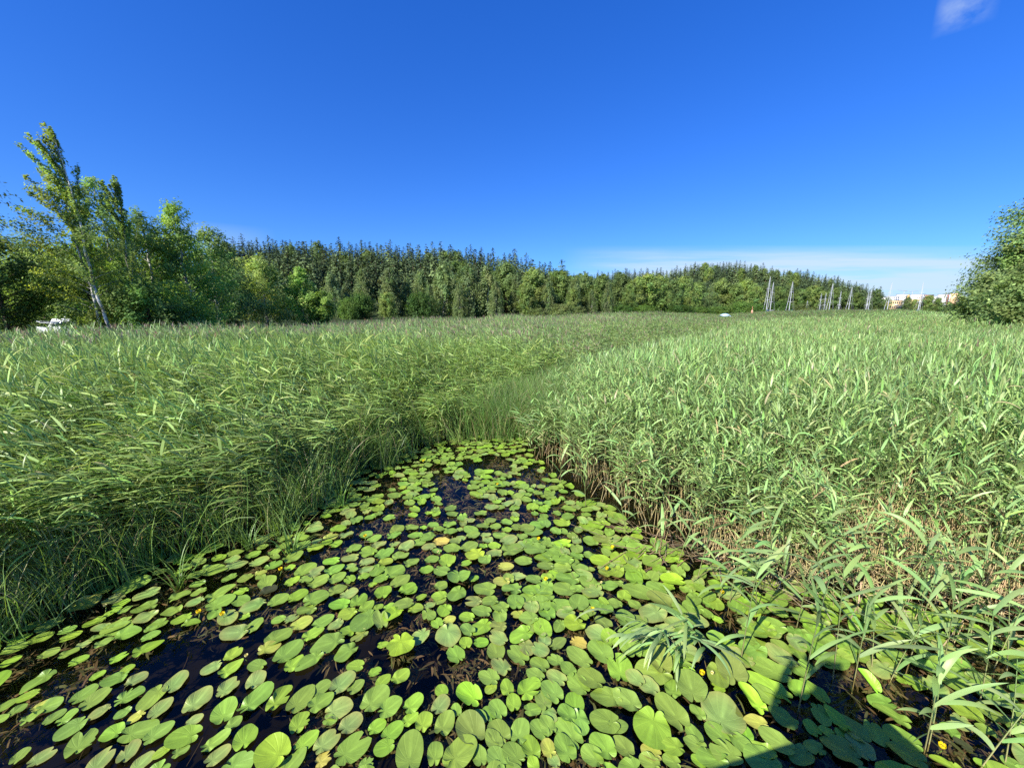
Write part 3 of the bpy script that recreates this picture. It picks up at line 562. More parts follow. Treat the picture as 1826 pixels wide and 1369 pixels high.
def pad_geo(ln, rt, seed, tone, lift=0.0):
    r = np.random.default_rng(seed); na_, nr = 44, 6
    nd = r.uniform(.10, .26); th = np.linspace(nd * .35, 2 * math.pi - nd * .35, na_)      # angle from the notch
    a, b_ = ln / 2, ln * rt / 2
    off = a * .42                                               # petiole sits towards the notch
    # ray from the petiole to the ellipse centred at +off along the tip axis; notch side = -x
    dx, dy = -np.cos(th), np.sin(th)
    A = dx * dx / a ** 2 + dy * dy / b_ ** 2; B = -2 * off * dx / a ** 2; C = off ** 2 / a ** 2 - 1
    R = (-B + np.sqrt(np.maximum(B * B - 4 * A * C, 0))) / (2 * A)
    dn = np.minimum(th, 2 * math.pi - th)
    R *= 1 - .45 * np.exp(-((dn - nd * .35) / .16) ** 1.0 * 1.2)
    R *= 1 + .06 * np.exp(-((dn - .62) / .25) ** 2)
    R *= 1 + r.uniform(0, .045) * np.sin(th * 2 + r.uniform(0, 6)) + .02 * np.sin(th * 3 + r.uniform(0, 6)) + .011 * np.sin(th * 7 + r.uniform(0, 6)) + .006 * np.sin(th * 13 + r.uniform(0, 6))
    if r.random() < .2: R *= 1 + .09 * np.exp(-((th - math.pi) / .22) ** 2)      # pointed end
    dmg = {'d': .5, 'y': .6, 'Y': 1.0, 'o': .5}.get(tone, .26)
    if r.random() < dmg:
        for _ in range(r.integers(1, 4)):
            c = r.uniform(.5, 5.7); w = r.uniform(.04, .14); R *= 1 - r.uniform(.15, .5) * np.exp(-((th - c) / w) ** 2)
    if tone == 'Y': R *= 1 - .12 * np.abs(np.sin(th * 6 + r.uniform(0, 3)))
    rad = np.linspace(0, 1, nr + 1)[1:]
    X = off * -1 + dx[None] * R[None] * rad[:, None]; Y = dy[None] * R[None] * rad[:, None]
    w1, w2 = r.uniform(0, 6, 2); kw_ = r.uniform(.6, 2.2)
    wav = kw_ * (.006 * np.sin(th * 2 + w1) + .004 * np.sin(th * 5 + w2))[None] * rad[:, None] ** 2 * (ln / .25)
    Z = wav + .010 * rad[:, None] ** 2 * (ln / .25) + .003 + lift * (X / a * .5 + .5)
    if lift: Z = Z + lift * .5 * (Y / b_) ** 2
    V = np.concatenate([[[-off, 0, .004 + lift * .3]], np.stack([X, Y, Z], -1).reshape(-1, 3)])
    ids = 1 + np.arange(nr * na_).reshape(nr, na_)
    tri = np.stack([np.zeros(na_ - 1, int), ids[0, :-1], ids[0, 1:]], -1)[:, [0, 2, 1]]
    qd = np.stack([ids[:-1, :-1], ids[:-1, 1:], ids[1:, 1:], ids[1:, :-1]], -1).reshape(-1, 4)
    ang = np.abs(th - math.pi) / math.pi
    vein = np.concatenate([[[.5, 0, 0]], np.stack([np.tile(ang, (nr, 1)), np.tile(rad[:, None], (1, na_)), np.zeros((nr, na_))], -1).reshape(-1, 3)])
    base = np.array(TONE[tone]) * r.uniform(.86, 1.14) * (1 + r.normal(0, .05, 3))
    edge = base.copy()
    if tone in 'dyY' : edge = base * .6 + np.array((.40, .30, .08)) * .4
    cc = base[None] * (1 - vein[:, 1:2] ** 4) + edge[None] * vein[:, 1:2] ** 4
    return V, tri, qd, vein, cc
def set_vein(me, vein):
    a = me.attributes.new('vein', 'FLOAT_VECTOR', 'POINT'); a.data.foreach_set('vector', np.asarray(vein, np.float32).ravel())
order = []
for i, p in enumerate(pads):
    px, py = pix(p[0], p[1]); vis = -60 < px < 1886 and py < 1420
    depth = p[1] * CP + CAMH * SP
    size = p[2] ** 2 / depth ** 3 if vis else 0
    if i < 520 and py > 1369 + 25: size *= .2
    order.append((size, i))
order.sort(reverse=True)
single = [i for s, i in order[:300]]; rest = [i for s, i in order[300:]]
# landmarks a reader can find, used to say which pad is which
FLOWERS = [(354, 1090, 'orange flower'), (396, 1094, 'o2'), (187, 1079, 'w'), (439, 1168, 'w'), (500, 1014, 'f'), (651, 955, 'f'), (781, 983, 'w'), (973, 1032, 'f'), (1092, 975, 'f'), (1082, 1013, 'f'), (1072, 1038, 'w'), (1057, 1086, 'f'), (1288, 1055, 'f'), (1252, 1199, 'f'),
           (1711, 1091, 'f'), (1680, 1329, 'f'), (960, 960, 'f'), (755, 821, 'f'), (870, 776, 'f'), (899, 780, 'f'), (887, 863, 'f'), (626, 865, 'f'), (1270, 1199, 'w')]
FLAB = {0: 'bigger orange yellow flower at the left of the pond, resting beside a round pad', 1: 'small orange flower on a bent stalk lying over the water beside a pad',
        2: 'pale cream flower bud nearest the left bank', 3: 'tiny yellow bud floating on open dark water in the lower left', 4: 'yellow flower rising over the dark weedy gap left of centre',
        5: 'yellow flower on a pale stalk before a round pad in blue water', 6: 'whitish bud between pads near the middle of the pond', 7: 'yellow flower at the right end of the brown weed gap',
        8: 'yellow flower near the upper right pads by the leaning reeds', 9: 'yellow flower just left of the bright oval pad on the right', 10: 'half open pale yellow flower between crowded pads',
        11: 'small yellow flower over black water amid crowded pads', 12: 'bright yellow round flower between right hand reed stalks', 13: 'yellow flower on a slanting stalk over dark water below the reed clump',
        14: 'yellow flower far right among the reed leaves', 15: 'yellow flower in the shade at the lower right corner', 16: 'yellow flower right of the middle, behind the two raised pads',
        17: 'tiny yellow flower furthest left among the distant pads', 18: 'tiny yellow flower at the far end of the pads', 19: 'tiny yellow flower at the far end beside the right reeds', 20: 'small yellow flower in the blue channel on the right side',
        21: 'small yellow flower by the left bank grass', 22: 'small pale bud right of the slanting stalked flower'}
LM = [(716, 1155, 'bright heart pad', 'heart shaped bright lily pad alone on the dark weedy water', 'B'),
      (846, 991, 'raised bright pad', 'raised very bright lily pad standing above the others near mid pond', None),
      (818, 1033, 'notched pad pair', None, None), (800, 1138, 'ribbed pale pad', None, None), (1240, 1110, 'bent reed clump', None, None), (1555, 1225, 'upturned olive pad', None, None),
      (354, 1090, 'orange flower', None, None), (500, 1014, 'flower above weeds', None, None), (651, 955, 'flower in blue water', None, None), (1288, 1055, 'flower between reeds', None, None),
      (1252, 1199, 'slanting flower', None, None), (973, 1032, 'flower by brown weeds', None, None), (1165, 1302, 'big heart shaped pad', None, None), (580, 1350, 'yellow brown pad', None, None),
      (60, 1260, 'left edge yellow pad', None, None), (487, 1350, 'big round pad', None, None), (1430, 1268, 'lone tall reed', None, None), (240, 1275, 'pale pad pair', None, None),
      (1680, 1329, 'shaded flower', None, None), (140, 1180, 'left dark water', None, None), (1057, 1086, 'small dark water flower', None, None), (900, 1015, 'brown weed gap', None, None), (990, 1300, 'black gap', None, None)]
OPENW = {'left dark water': 'the dark water at left', 'brown weed gap': 'the brown weed gap', 'black gap': 'the black gap at bottom'}
dirs = {0: 'right of', 1: 'behind', 2: 'left of', 3: 'in front of'}
groups_ = {}
for i in single:
    px, py = pix(pads[i][0], pads[i][1]); best = min(range(len(LM)), key=lambda j: math.hypot(LM[j][0] - px, (LM[j][1] - py) * 1.4))
    dx, dy = px - LM[best][0], LM[best][1] - py
    dd = 0 if abs(dx) > abs(dy) and dx > 0 else 2 if abs(dx) > abs(dy) else 1 if dy > 0 else 3
    tone = pads[i][5]; groups_.setdefault((best, dd, tone), []).append((math.hypot(dx, dy), i))
ORD = ['nearest', 'second nearest', 'third nearest', 'fourth nearest', 'fifth nearest', 'sixth nearest', 'seventh nearest', 'eighth nearest', 'ninth nearest', 'tenth nearest', 'eleventh nearest', 'twelfth nearest', 'thirteenth nearest', 'fourteenth nearest']
plabel = {}
for (lm, dd, tone), lst in groups_.items():
    lst.sort(); nm = OPENW.get(LM[lm][2], 'the ' + LM[lm][2])
    for r_, (d, i) in enumerate(lst):
        sz = 'large ' if pads[i][2] > .27 else 'small ' if pads[i][2] < .19 else ''
        w = ORD[min(r_, 13)]
        plabel[i] = ('%s%s lily pad, %s one %s %s' % (sz, TWORD[tone], w, dirs[dd], nm)) if len(lst) > 1 else ('%s%s lily pad, the only such %s %s' % (sz, TWORD[tone], dirs[dd], nm))
    del lst
hidx = min(single, key=lambda i: math.hypot(pix(*pads[i][:2])[0] - 716, pix(*pads[i][:2])[1] - 1157)); plabel[hidx] = 'heart shaped bright green lily pad alone on the dark weedy water'
ridx = min(single, key=lambda i: math.hypot(pix(*pads[i][:2])[0] - 846, pix(*pads[i][:2])[1] - 991)); plabel[ridx] = 'raised bright oval lily pad standing above its neighbours near mid pond'
bidx = min(single, key=lambda i: math.hypot(pix(*pads[i][:2])[0] - 1161, pix(*pads[i][:2])[1] - 1303)); plabel[bidx] = 'big heart shaped lily pad with its notch up, near the bottom right of centre'
uidx = min(single, key=lambda i: math.hypot(pix(*pads[i][:2])[0] - 1548, pix(*pads[i][:2])[1] - 1225)); plabel[uidx] = 'upturned olive lily pad half in the shade beside open dark water'
used_l = {}
for rank, i in enumerate(single):
    x, y, ln, rt, ang, tone = pads[i]
    lift = .05 if i == ridx else .07 if i == uidx else (.03 if tone in 'BoO' else 0.0)
    V, tri, qd, vein, cc = pad_geo(ln, rt, 5000 + i, tone, lift)
    mb = MB(); mb.add(V, tri, cc); mb.f.append(qd.astype(np.int32)); me = mb.mesh('lily_pad', m_pad, True); set_vein(me, vein)
    o = obj('lily_pad', me, loc=(x, y, .002 + .016 * rp.random() + (-.03 if tone == 's' else 0)), label=plabel[i], category='lily pad', group='lily pads floating on the pond')
    o.rotation_euler = (rp.normal(0, .012), rp.normal(0, .012), ang)
mb = MB(); veins = []
for i in rest:
    x, y, ln, rt, ang, tone = pads[i]; V, tri, qd, vein, cc = pad_geo(ln, rt, 5000 + i, tone)
    c, s = math.cos(ang), math.sin(ang); V = np.stack([V[:, 0] * c - V[:, 1] * s + x, V[:, 0] * s + V[:, 1] * c + y, V[:, 2] + .002 + .016 * rp.random()], -1)
    mb.add(V, tri, cc); mb.f.append((qd + mb.n - len(V)).astype(np.int32)); veins.append(vein)
me = mb.mesh('lily_pads', m_pad, True); set_vein(me, np.concatenate(veins))
obj('distant_lily_pads', me, label='crowd of small lily pads further back and along the banks of the pond', category='lily pads', kind='stuff')

# yellow flowers and buds
def flower(px, py, bud, small, seed):
    r = np.random.default_rng(seed); hz = .06 if not small else .04
    x, y = g(px, py, hz); t = thing('yellow_flower' if not bud else 'flower_bud', FLAB[fi], 'flower' if not bud else 'flower bud', (x, y, 0), group='yellow pond lily flowers' if not bud else 'pale lily buds')
    mb = MB(); R = .021 if not bud else .014; cc = (.80, .60, .015) if not bud else (.75, .68, .30)
    n = 6
    for k in range(n):            # cupped sepals
        u = np.linspace(0, 1, 5); v = np.linspace(-.62, .62, 5); U, V_ = np.meshgrid(u, v, indexing='ij'); a = k * 6.283 / n + V_ * (1 - .5 * U ** 3)
        rr = R * np.sin(.35 + U * 1.55); P = np.stack([rr * np.cos(a), rr * np.sin(a), hz - R * .8 + R * 1.5 * U ** 1.2 + 0 * V_], -1).reshape(-1, 3)
        ids = np.arange(25).reshape(5, 5); mb.add(P, np.stack([ids[:-1, :-1], ids[1:, :-1], ids[1:, 1:], ids[:-1, 1:]], -1).reshape(-1, 4), np.array(cc) * r.uniform(.85, 1.1))
    obj('petals', mb.mesh('petals', m_petal, True), t)
    mb = MB(); a = np.linspace(0, 6.283, 11)[:-1]; ring = np.stack([np.cos(a), np.sin(a), a * 0], -1)
    V = np.concatenate([ring * R * .5 + [0, 0, hz - R * .6], ring * R * .55 + [0, 0, hz + R * .1], [[0, 0, hz + R * .12]]]); i_ = np.arange(10); j_ = np.roll(i_, -1)
    mb.add(V, np.stack([i_, j_, j_ + 10, i_ + 10], -1), (.62, .50, .03)); mb.f.append(np.stack([i_ + 10, j_ + 10, np.full(10, 20)], -1).astype(np.int32))
    obj('stigma_disc', mb.mesh('stigma_disc', m_petal, True), t)
    mb = MB(); az0 = r.uniform(0, 6.28); d = np.array([math.cos(az0), math.sin(az0)]) * .05
    stems(mb, np.array([[-d[0], -d[1], -.12]]), np.array([az0]), np.array([.35]), np.array([hz + .10]), np.array([.005]), (.20, .26, .06), (.25, .36, .08), seg=3, tip=.9)
    obj('stalk', mb.mesh('stalk', m_reed), t)
for fi, (fx, fy, kind) in enumerate(FLOWERS): flower(fx, fy, kind == 'w', fi >= 17, 700 + fi)

# brown weed under the water
rw = np.random.default_rng(21); mb = MB(); nC = 6500
cx = rw.uniform(-6.5, 7, nC); cy = rw.uniform(1.2, 9.8, nC); k = inside(POND, cx, cy) & (lump(cx, cy, 1.1, 41) > -.75); cx, cy = cx[k], cy[k]
kk = 13; n = len(cx) * kk
bx = np.repeat(cx, kk) + rw.normal(0, .035, n); by = np.repeat(cy, kk) + rw.normal(0, .035, n); bz = np.repeat(rw.uniform(-.14, -.02, len(cx)), kk) + rw.normal(0, .015, n)
wc = jit((.135, .10, .050), rw, n, .3); gk = rw.random(n) < .3; wc[gk] = jit((.10, .11, .045), rw, int(gk.sum()), .3)
strips(mb, np.stack([bx, by, np.minimum(bz, -.02)], -1), np.repeat(rw.uniform(0, 6.28, len(cx)), kk) + rw.normal(0, 1.1, n), rw.uniform(-.2, .25, n), rw.uniform(.06, .14, n), rw.uniform(.010, .022, n), rw.uniform(.1, 1.0, n), wc, seg=4, twist=rw.normal(0, .5, n), jig=1.6, rng=rw)
nS = 900; sx = rw.uniform(-6, 7, nS); sy = rw.uniform(1.2, 9, nS); k = inside(POND, sx, sy); sx, sy = sx[k], sy[k]; m_ = len(sx)
strips(mb, np.stack([sx, sy, rw.uniform(-.3, -.06, m_)], -1), rw.normal(2.6, .5, m_), rw.normal(0, .1, m_), rw.uniform(.15, .5, m_), np.full(m_, .004), rw.normal(0, .3, m_), jit((.09, .07, .03), rw, m_, .3), seg=5, jig=1.2, rng=rw, prof=lambda t: np.ones_like(t))
mb.v = [np.concatenate([v[:, :2], np.minimum(v[:, 2:3], -.012)], 1) for v in mb.v]
obj('pond_weed', mb.mesh('pond_weed', m_straw), label='brown curling water weed just under the dark surface between the lily pads', category='water weed', kind='stuff')

# single reeds standing in the water in front of the right bed
REEDS = [(1423,1268,1.30,'tall pale foreground reed with one leaf left and one right, among the lily pads'),(1321,1174,1.2,'reed standing just right of the bent reed clump'),(1487,1213,1.15,'upright reed whose foot stands in the shade of the photographer'),
 (1524,1212,.80,'short reed leaning right over open dark water'),(1558,1196,.85,'stout straw footed reed beside the upturned olive pad'),(1583,1210,.70,'short reed behind the upturned pad with leaves to the right'),(1276,1070,1.05,'reed with a straw foot left of the round yellow flower'),
 (1320,1056,1.2,'long straight reed right of the round yellow flower'),(1372,1046,1.0,'slender reed leaning left beside a fallen straw'),(1420,1115,1.0,'reed with thick straw foot by the floating brown stick'),(1651,1336,.95,'left reed of a leaning pair rising from dark shaded water'),
 (1658,1326,.75,'reed rising from dark shaded water, right one of a leaning pair'),(1738,1366,.9,'reed with broad hanging leaves near the bottom edge at right'),(1796,1366,.9,'reed at the bottom right corner with a pale foot'),(1816,1298,.85,'reed at the right edge with broad drooping leaves'),
 (1700,1146,.9,'reed with pale foot between crowded pads far right'),(1728,1147,1.1,'tall reed with long horizontal leaves far right'),(1802,1200,1.0,'leaning reed at the right edge beside a long oval pad'),(1640,1120,1.0,'reed in the loose row before the straw stubble, broad leaves'),
 (1590,1130,1.1,'reed before the straw stubble with a long leaf pointing left'),(1540,1100,1.1,'reed over the pads with a bent upper leaf'),(1490,1085,1.1,'reed behind the shaded head, standing between pads'),(1455,1090,.95,'thin reed between two pads near the pebble coloured stick'),
 (1240,1035,.9,'small reed at the left front of the right bed'),(1205,1000,.9,'leaning reed over crossed dead stalks'),(1165,985,.8,'short reed at the outer corner beside crossed dead stalks'),(1120,950,.9,'reed at the tip of the right bed hanging over pads'),
 (1300,1075,.8,'short leafy reed right beside the yellow flower'),(1350,1100,.9,'reed between the round pads in front of the bed'),(1400,1060,1.0,'reed with two crossed leaves behind the round pads'),(1680,1200,.95,'reed with a long leaf drooping over long pads'),
 (1750,1250,.95,'reed with a broad twisted leaf over shaded pads'),(1770,1190,1.1,'reed with big upright leaf near the right edge'),(1620,1180,1.0,'reed with arching leaf right of the upturned pad'),(1045,905,.8,'reed at the bank edge over distant pads'),(1000,862,.8,'furthest single reed at the narrow end of the pond')]
def single_reed(x, y, H, seed, name='reed', lab='', nl=None, az=None, lean=None, big=1.0, grp='single reeds standing in the water'):
    r = np.random.default_rng(seed); t = thing(name, lab, 'reed', (x, y, 0), group=grp)
    A0 = np.array([az if az is not None else r.uniform(0, 6.28)]); Ln = np.array([lean if lean is not None else abs(r.normal(.10, .08))])
    mb = MB(); P = stems(mb, np.array([[0, 0, -.15]]), A0, Ln, np.array([H]), np.array([.0065]), (.40, .33, .15), (.22, .36, .12), seg=8, curve=.12)
    obj('stem', mb.mesh('stem', m_reed), t)
    mb = MB(); k = nl or int(4 + H * 5); s = np.linspace(.34, .97, k) * 8; i0 = np.minimum(s.astype(int), 7); B = P[0, i0] * (1 - (s - i0))[:, None] + P[0, i0 + 1] * (s - i0)[:, None]
    side = np.where(np.arange(k) % 2, 0.0, math.pi) + r.uniform(-.5, .5) + (math.pi if r.random() < .5 else 0)
    strips(mb, B, side + r.normal(0, .55, k), r.uniform(.2, 1.35, k), r.uniform(.22, .46, k) * big, r.uniform(.026, .042, k) * big, r.uniform(.2, 1.7, k), jit((.25, .385, .135), r, k, .1), jit((.28, .39, .12), r, k, .1), seg=10, twist=r.normal(0, .5, k), fold=.18)
    obj('leaves', mb.mesh('leaves', m_reed), t)
    return t
for i, (px, py, H, lab) in enumerate(REEDS):
    x, y = g(px, py); single_reed(x, y, H * 1.0, 900 + i, lab=lab)
# the bent clump whose leaves trail to the left over the pads
x, y = g(1241, 1172); t = thing('reed_clump', 'bent clump of broad reed leaves trailing left over the lily pads with strong shadows', 'reed', (x, y, 0))
r = np.random.default_rng(4); mb = MB()
P = stems(mb, np.array([[.0, 0, -.1], [.06, .05, -.1], [-.03, .09, -.1], [.1, .0, -.1]]), np.array([3.3, 2.9, 3.5, 3.1]), np.array([.75, .95, .6, .3]), np.array([.75, .85, .7, .6]), np.array([.006] * 4), (.44, .36, .17), (.30, .40, .15), seg=6, curve=.8)
obj('stem', mb.mesh('stem', m_reed), t)
mb = MB(); k = 34; ii = r.integers(0, 4, k); q = r.integers(2, 7, k); B = P[ii, q] + r.normal(0, .015, (k, 3))
strips(mb, B, math.pi + r.normal(.45, .55, k), r.uniform(-.25, .8, k), r.uniform(.22, .45, k), r.uniform(.024, .04, k), r.uniform(.2, 1.6, k), jit((.23, .37, .12), r, k), jit((.33, .41, .16), r, k), seg=9, twist=r.normal(0, .6, k), fold=.18)
k = 5; strips(mb, P[ii[:k], 3], r.normal(-.3, .8, k), r.uniform(.2, 1.0, k), r.uniform(.25, .4, k), np.full(k, .03), r.uniform(.5, 2, k), jit((.27, .41, .15), r, k), seg=9, fold=.18)
strips(mb, P[[1], 3], np.array([math.pi + .3]), np.array([.1]), np.array([.32]), np.array([.028]), np.array([.5]), (.54, .46, .24), seg=8, fold=.2)
obj('leaves', mb.mesh('leaves', m_reed), t)
# two loose tufts standing out of the left bank
for i, (px, py, lab) in enumerate([(322, 1042, 'thin reed tuft standing out of the left bank over the nearest dark gap'), (520, 985, 'thin grass tuft at the left bank with straw coloured feet'), (445, 975, 'drooping grass tuft at the left bank beside long pads'), (610, 900, 'small green tuft standing among pads near the blue water')]):
    x, y = g(px, py); t = thing('grass_tuft', lab, 'grass tuft', (x, y, 0), group='tufts standing in front of the left bank'); r = np.random.default_rng(40 + i); mb = MB(); k = 26
    strips(mb, np.stack([r.normal(0, .035, k), r.normal(0, .035, k), np.full(k, -.06)], -1), r.random(k) * 6.28, r.uniform(1.0, 1.5, k), r.uniform(.35, .8, k), r.uniform(.009, .018, k), r.uniform(.5, 2.0, k), jit((.16, .29, .07), r, k), jit((.22, .33, .08), r, k), seg=7, fold=.15, prof=lambda t: np.clip(1 - t ** 2.2, .05, 1))
    obj('blades', mb.mesh('blades', m_reed), t)

# ------------------------------------------------------------------ trees
def tube(mb, pts, rad, c, sides=6):
    pts = np.asarray(pts, float); n = len(pts); T = np.gradient(pts, axis=0); T /= np.linalg.norm(T, axis=1)[:, None] + 1e-9
    ref = np.array([0.13, .97, .2]); U = np.cross(T, ref); U /= np.linalg.norm(U, axis=1)[:, None] + 1e-9; V = np.cross(T, U)
    a = np.linspace(0, 6.2832, sides + 1)[:-1]; rad = np.asarray(rad, float)
    P = pts[:, None] + (U[:, None] * np.cos(a)[None, :, None] + V[:, None] * np.sin(a)[None, :, None]) * rad[:, None, None]
    ids = np.arange(n * sides).reshape(n, sides); nx = np.roll(ids, -1, 1)
    mb.add(P.reshape(-1, 3), np.stack([ids[:-1], nx[:-1], nx[1:], ids[1:]], -1).reshape(-1, 4), c)
def leaves(mb, P, size, c, rng, upb=.8, asp=1.6, dirv=None, axis=None):
    n = len(P); nr = rng.normal(size=(n, 3)) * (1 if axis is None else .62); nr[:, 2] = np.abs(nr[:, 2]) + (upb if axis is None else .45)
    if axis is not None: o_ = (P - axis) * [1, 1, .5]; nr += .95 * o_ / (np.linalg.norm(o_, axis=1)[:, None] + 1e-6)      # leaves face outwards to the light
    nr /= np.linalg.norm(nr, axis=1)[:, None]
    a = rng.normal(size=(n, 3)) if dirv is None else dirv + rng.normal(0, .5, (n, 3)); a -= (a * nr).sum(1)[:, None] * nr; a /= np.linalg.norm(a, axis=1)[:, None] + 1e-9; b_ = np.cross(nr, a)
    s = (np.asarray(size) * rng.uniform(.6, 1.3, n))[:, None]
    V = np.stack([P - a * s * .5 * asp, P + b_ * s * .42, P + a * s * .5 * asp, P - b_ * s * .42], 1)
    mb.add(V.reshape(-1, 3), np.arange(4 * n).reshape(n, 4), np.repeat(c, 4, 0))
def env(kind, t):
    if kind == 'oval': return np.sin(np.pi * np.clip(t * .92 + .06, 0, 1)) ** .7
    if kind == 'cone': return np.clip((1 - t) * 1.25, 0, 1) ** .8 * np.clip(t * 6 + .35, 0, 1)
    if kind == 'tall': return np.sin(np.pi * np.clip(t * .8 + .18, 0, 1)) ** .6 * (1 - .35 * t)
    if kind == 'dome': return np.sqrt(np.clip(1 - (t * .98) ** 2, 0, 1))
    return np.ones_like(t)
def make_tree(seed, H=10., R=2.5, cb=.1, kind='oval', nb=60, nl=6000, leaf=.2, colr=(.07, .12, .03), style='plain', bark=(.5, .48, .44), sweep=(0, 0), trunk_r=.12, cs=.16, rise=.35, wob=.03, sparse=.0, vary=.22, bdir=(-.7, 0, .8)):
    rng = np.random.default_rng(seed); tz = np.linspace(0, 1, 26)
    wx = np.cumsum(rng.normal(0, wob * .6, 26)) * H * .3 + sweep[0] * H * tz ** 1.5 * .6; wy = np.cumsum(rng.normal(0, wob * .6, 26)) * H * .3 + sweep[1] * H * tz ** 1.5 * .6
    wx -= wx[0]; wy -= wy[0]
    tr = np.stack([wx, wy, tz * H * .97], -1); tb = MB()
    dark = np.array(bark)[None] * np.where(rng.random(26) < .3, .22, 1)[:, None]
    tube(tb, tr, trunk_r * (1 - .92 * tz) + .01, np.repeat(dark, 6, 0))
    f = MB(); LP, LC, LD, LA = [], [], [], []
    for i in range(nb):
        t = cb + (1 - cb) * ((i + rng.random()) / nb) ** .9
        rel = (t - cb) / (1 - cb); az_ = i * 2.39996 + rng.normal(0, .5); ln = R * float(env(kind, np.array(rel))) * rng.uniform(.65, 1.12) + .05 * R
        p0 = np.array([np.interp(t, tz, tr[:, k]) for k in range(3)]) - np.array([0, 0, ln * rise * .6])
        d = np.array([math.cos(az_), math.sin(az_), 0.0]); q = np.linspace(0, 1, 5)[:, None]
        pts = p0 + d * ln * q + np.array([0, 0, 1]) * ln * rise * (q ** .8) * 1.3 + np.array([sweep[0], sweep[1], 0]) * ln * q ** 1.5
        if style == 'weep': pts[:, 2] -= ln * .45 * (q[:, 0] ** 2.5)
        if style == 'streamer': pts = p0 + d * ln * .34 * q + (np.array(bdir) + rng.normal(0, .16, 3) * [1, 1, .6]) * (1 + .15 * rng.normal()) * ln * q ** 1.1 + np.array([0, 0, ln * rise * .6])
        r0 = max(.012, trunk_r * .38 * (1 - t * .8)); tube(tb, pts, r0 * (1 - .85 * q[:, 0]), np.array(bark) * .55, 4)
        m = int(nl / nb * (.35 + ln / R)) ; s = rng.uniform(.25 if style != 'streamer' else .03, 1.06, m) ** .8
        base = np.stack([np.interp(s, q[:, 0], pts[:, k]) for k in range(3)], -1)
        ncl = max(3, int(ln * 3)); cc = rng.normal(0, cs * R * .55, (ncl, 3)); ci = rng.integers(0, ncl, m)
        spread = cs * R * (.35 if style == 'streamer' else .8)
        P = base + cc[ci] * (.6 if style == 'streamer' else 1) + rng.normal(0, spread * .45, (m, 3))
        if style == 'weep': P[:, 2] -= rng.exponential(.09 * H, m) * np.clip(s, .2, 1); 
        cl = np.array(colr) * (1 + rng.normal(0, vary * .7)) * np.array([1 + rng.normal(0, .07), 1, 1 + rng.normal(0, .1)])
        LA.append(np.tile(pts[0] * .55 + pts[3] * .45 - np.array([0, 0, .3 * cs * R]), (m, 1))); LP.append(P); LC.append(np.clip(cl[None] * (1 + rng.normal(0, vary, (m, 1)).clip(-.6, .6)), .008, .6)); 
        dd = np.tile(pts[-1] - pts[0], (m, 1)) if style == 'streamer' else np.tile([0, 0, -1.0], (m, 1)) if style == 'weep' else rng.normal(size=(m, 3)); LD.append(dd / (np.linalg.norm(dd, axis=1)[:, None] + 1e-9))
    P = np.concatenate(LP); P[:, 2] = np.maximum(P[:, 2], .1); leaves(f, P, leaf, np.concatenate(LC), rng, dirv=np.concatenate(LD), axis=np.concatenate(LA))
    return tb.mesh('trunk', m_bark, True), f.mesh('crown', m_tree)
def make_spruce(seed, H=16., R=4.0, colr=(.030, .055, .022), nl=34, dens=1.0, q=.55):
    rng = np.random.default_rng(seed); tb = MB(); tube(tb, [(0, 0, 0), (0, 0, H * .5), (0, 0, H)], [.2, .12, .01], (.16, .11, .08), 5); f = MB(); P, D, C, Q = [], [], [], []
    for i in range(nl):
        t = .06 + .94 * i / (nl - 1); ln = R * (1 - t) ** .76 * rng.uniform(.8, 1.15) + .38; nb = int((3 + 5 * (1 - t)) * dens) + 2
        for j in range(nb):
            a = rng.random() * 6.283; l2 = ln * rng.uniform(.7, 1.15); k = max(2, int(l2 / .42)); s = (np.arange(k) + .6) / k
            P.append(np.stack([math.cos(a) * l2 * s, math.sin(a) * l2 * s, t * H - l2 * (.42 * s - .12 * s ** 2) + rng.normal(0, .12, k)], -1)); D.append(np.tile([math.cos(a), math.sin(a), -.35], (k, 1))); Q.append(np.full(k, q * (.66 + .5 * (1 - t))))
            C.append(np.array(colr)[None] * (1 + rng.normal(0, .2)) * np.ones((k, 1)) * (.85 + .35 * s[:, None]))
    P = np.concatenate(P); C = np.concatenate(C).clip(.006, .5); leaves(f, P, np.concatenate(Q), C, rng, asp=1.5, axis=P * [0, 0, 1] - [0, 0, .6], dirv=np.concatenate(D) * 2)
    f.add([(0, 0, H * 1.0), (.07, 0, H * .93), (-.07, .05, H * .93)], [[0, 1, 2]], np.array(colr))
    return tb, f
def place(proto, name, x, y, z, sc, rz, label, cat, group=None, parts=('trunk', 'crown')):
    t = thing(name, label, cat, (x, y, z), rz, group); t.scale = sc if hasattr(sc, '__len__') else (sc, sc, sc)
    for pn, me in zip(parts, proto): obj(pn, me, t)
    return t
BW = (.62, .60, .55); BR = (.16, .12, .09)
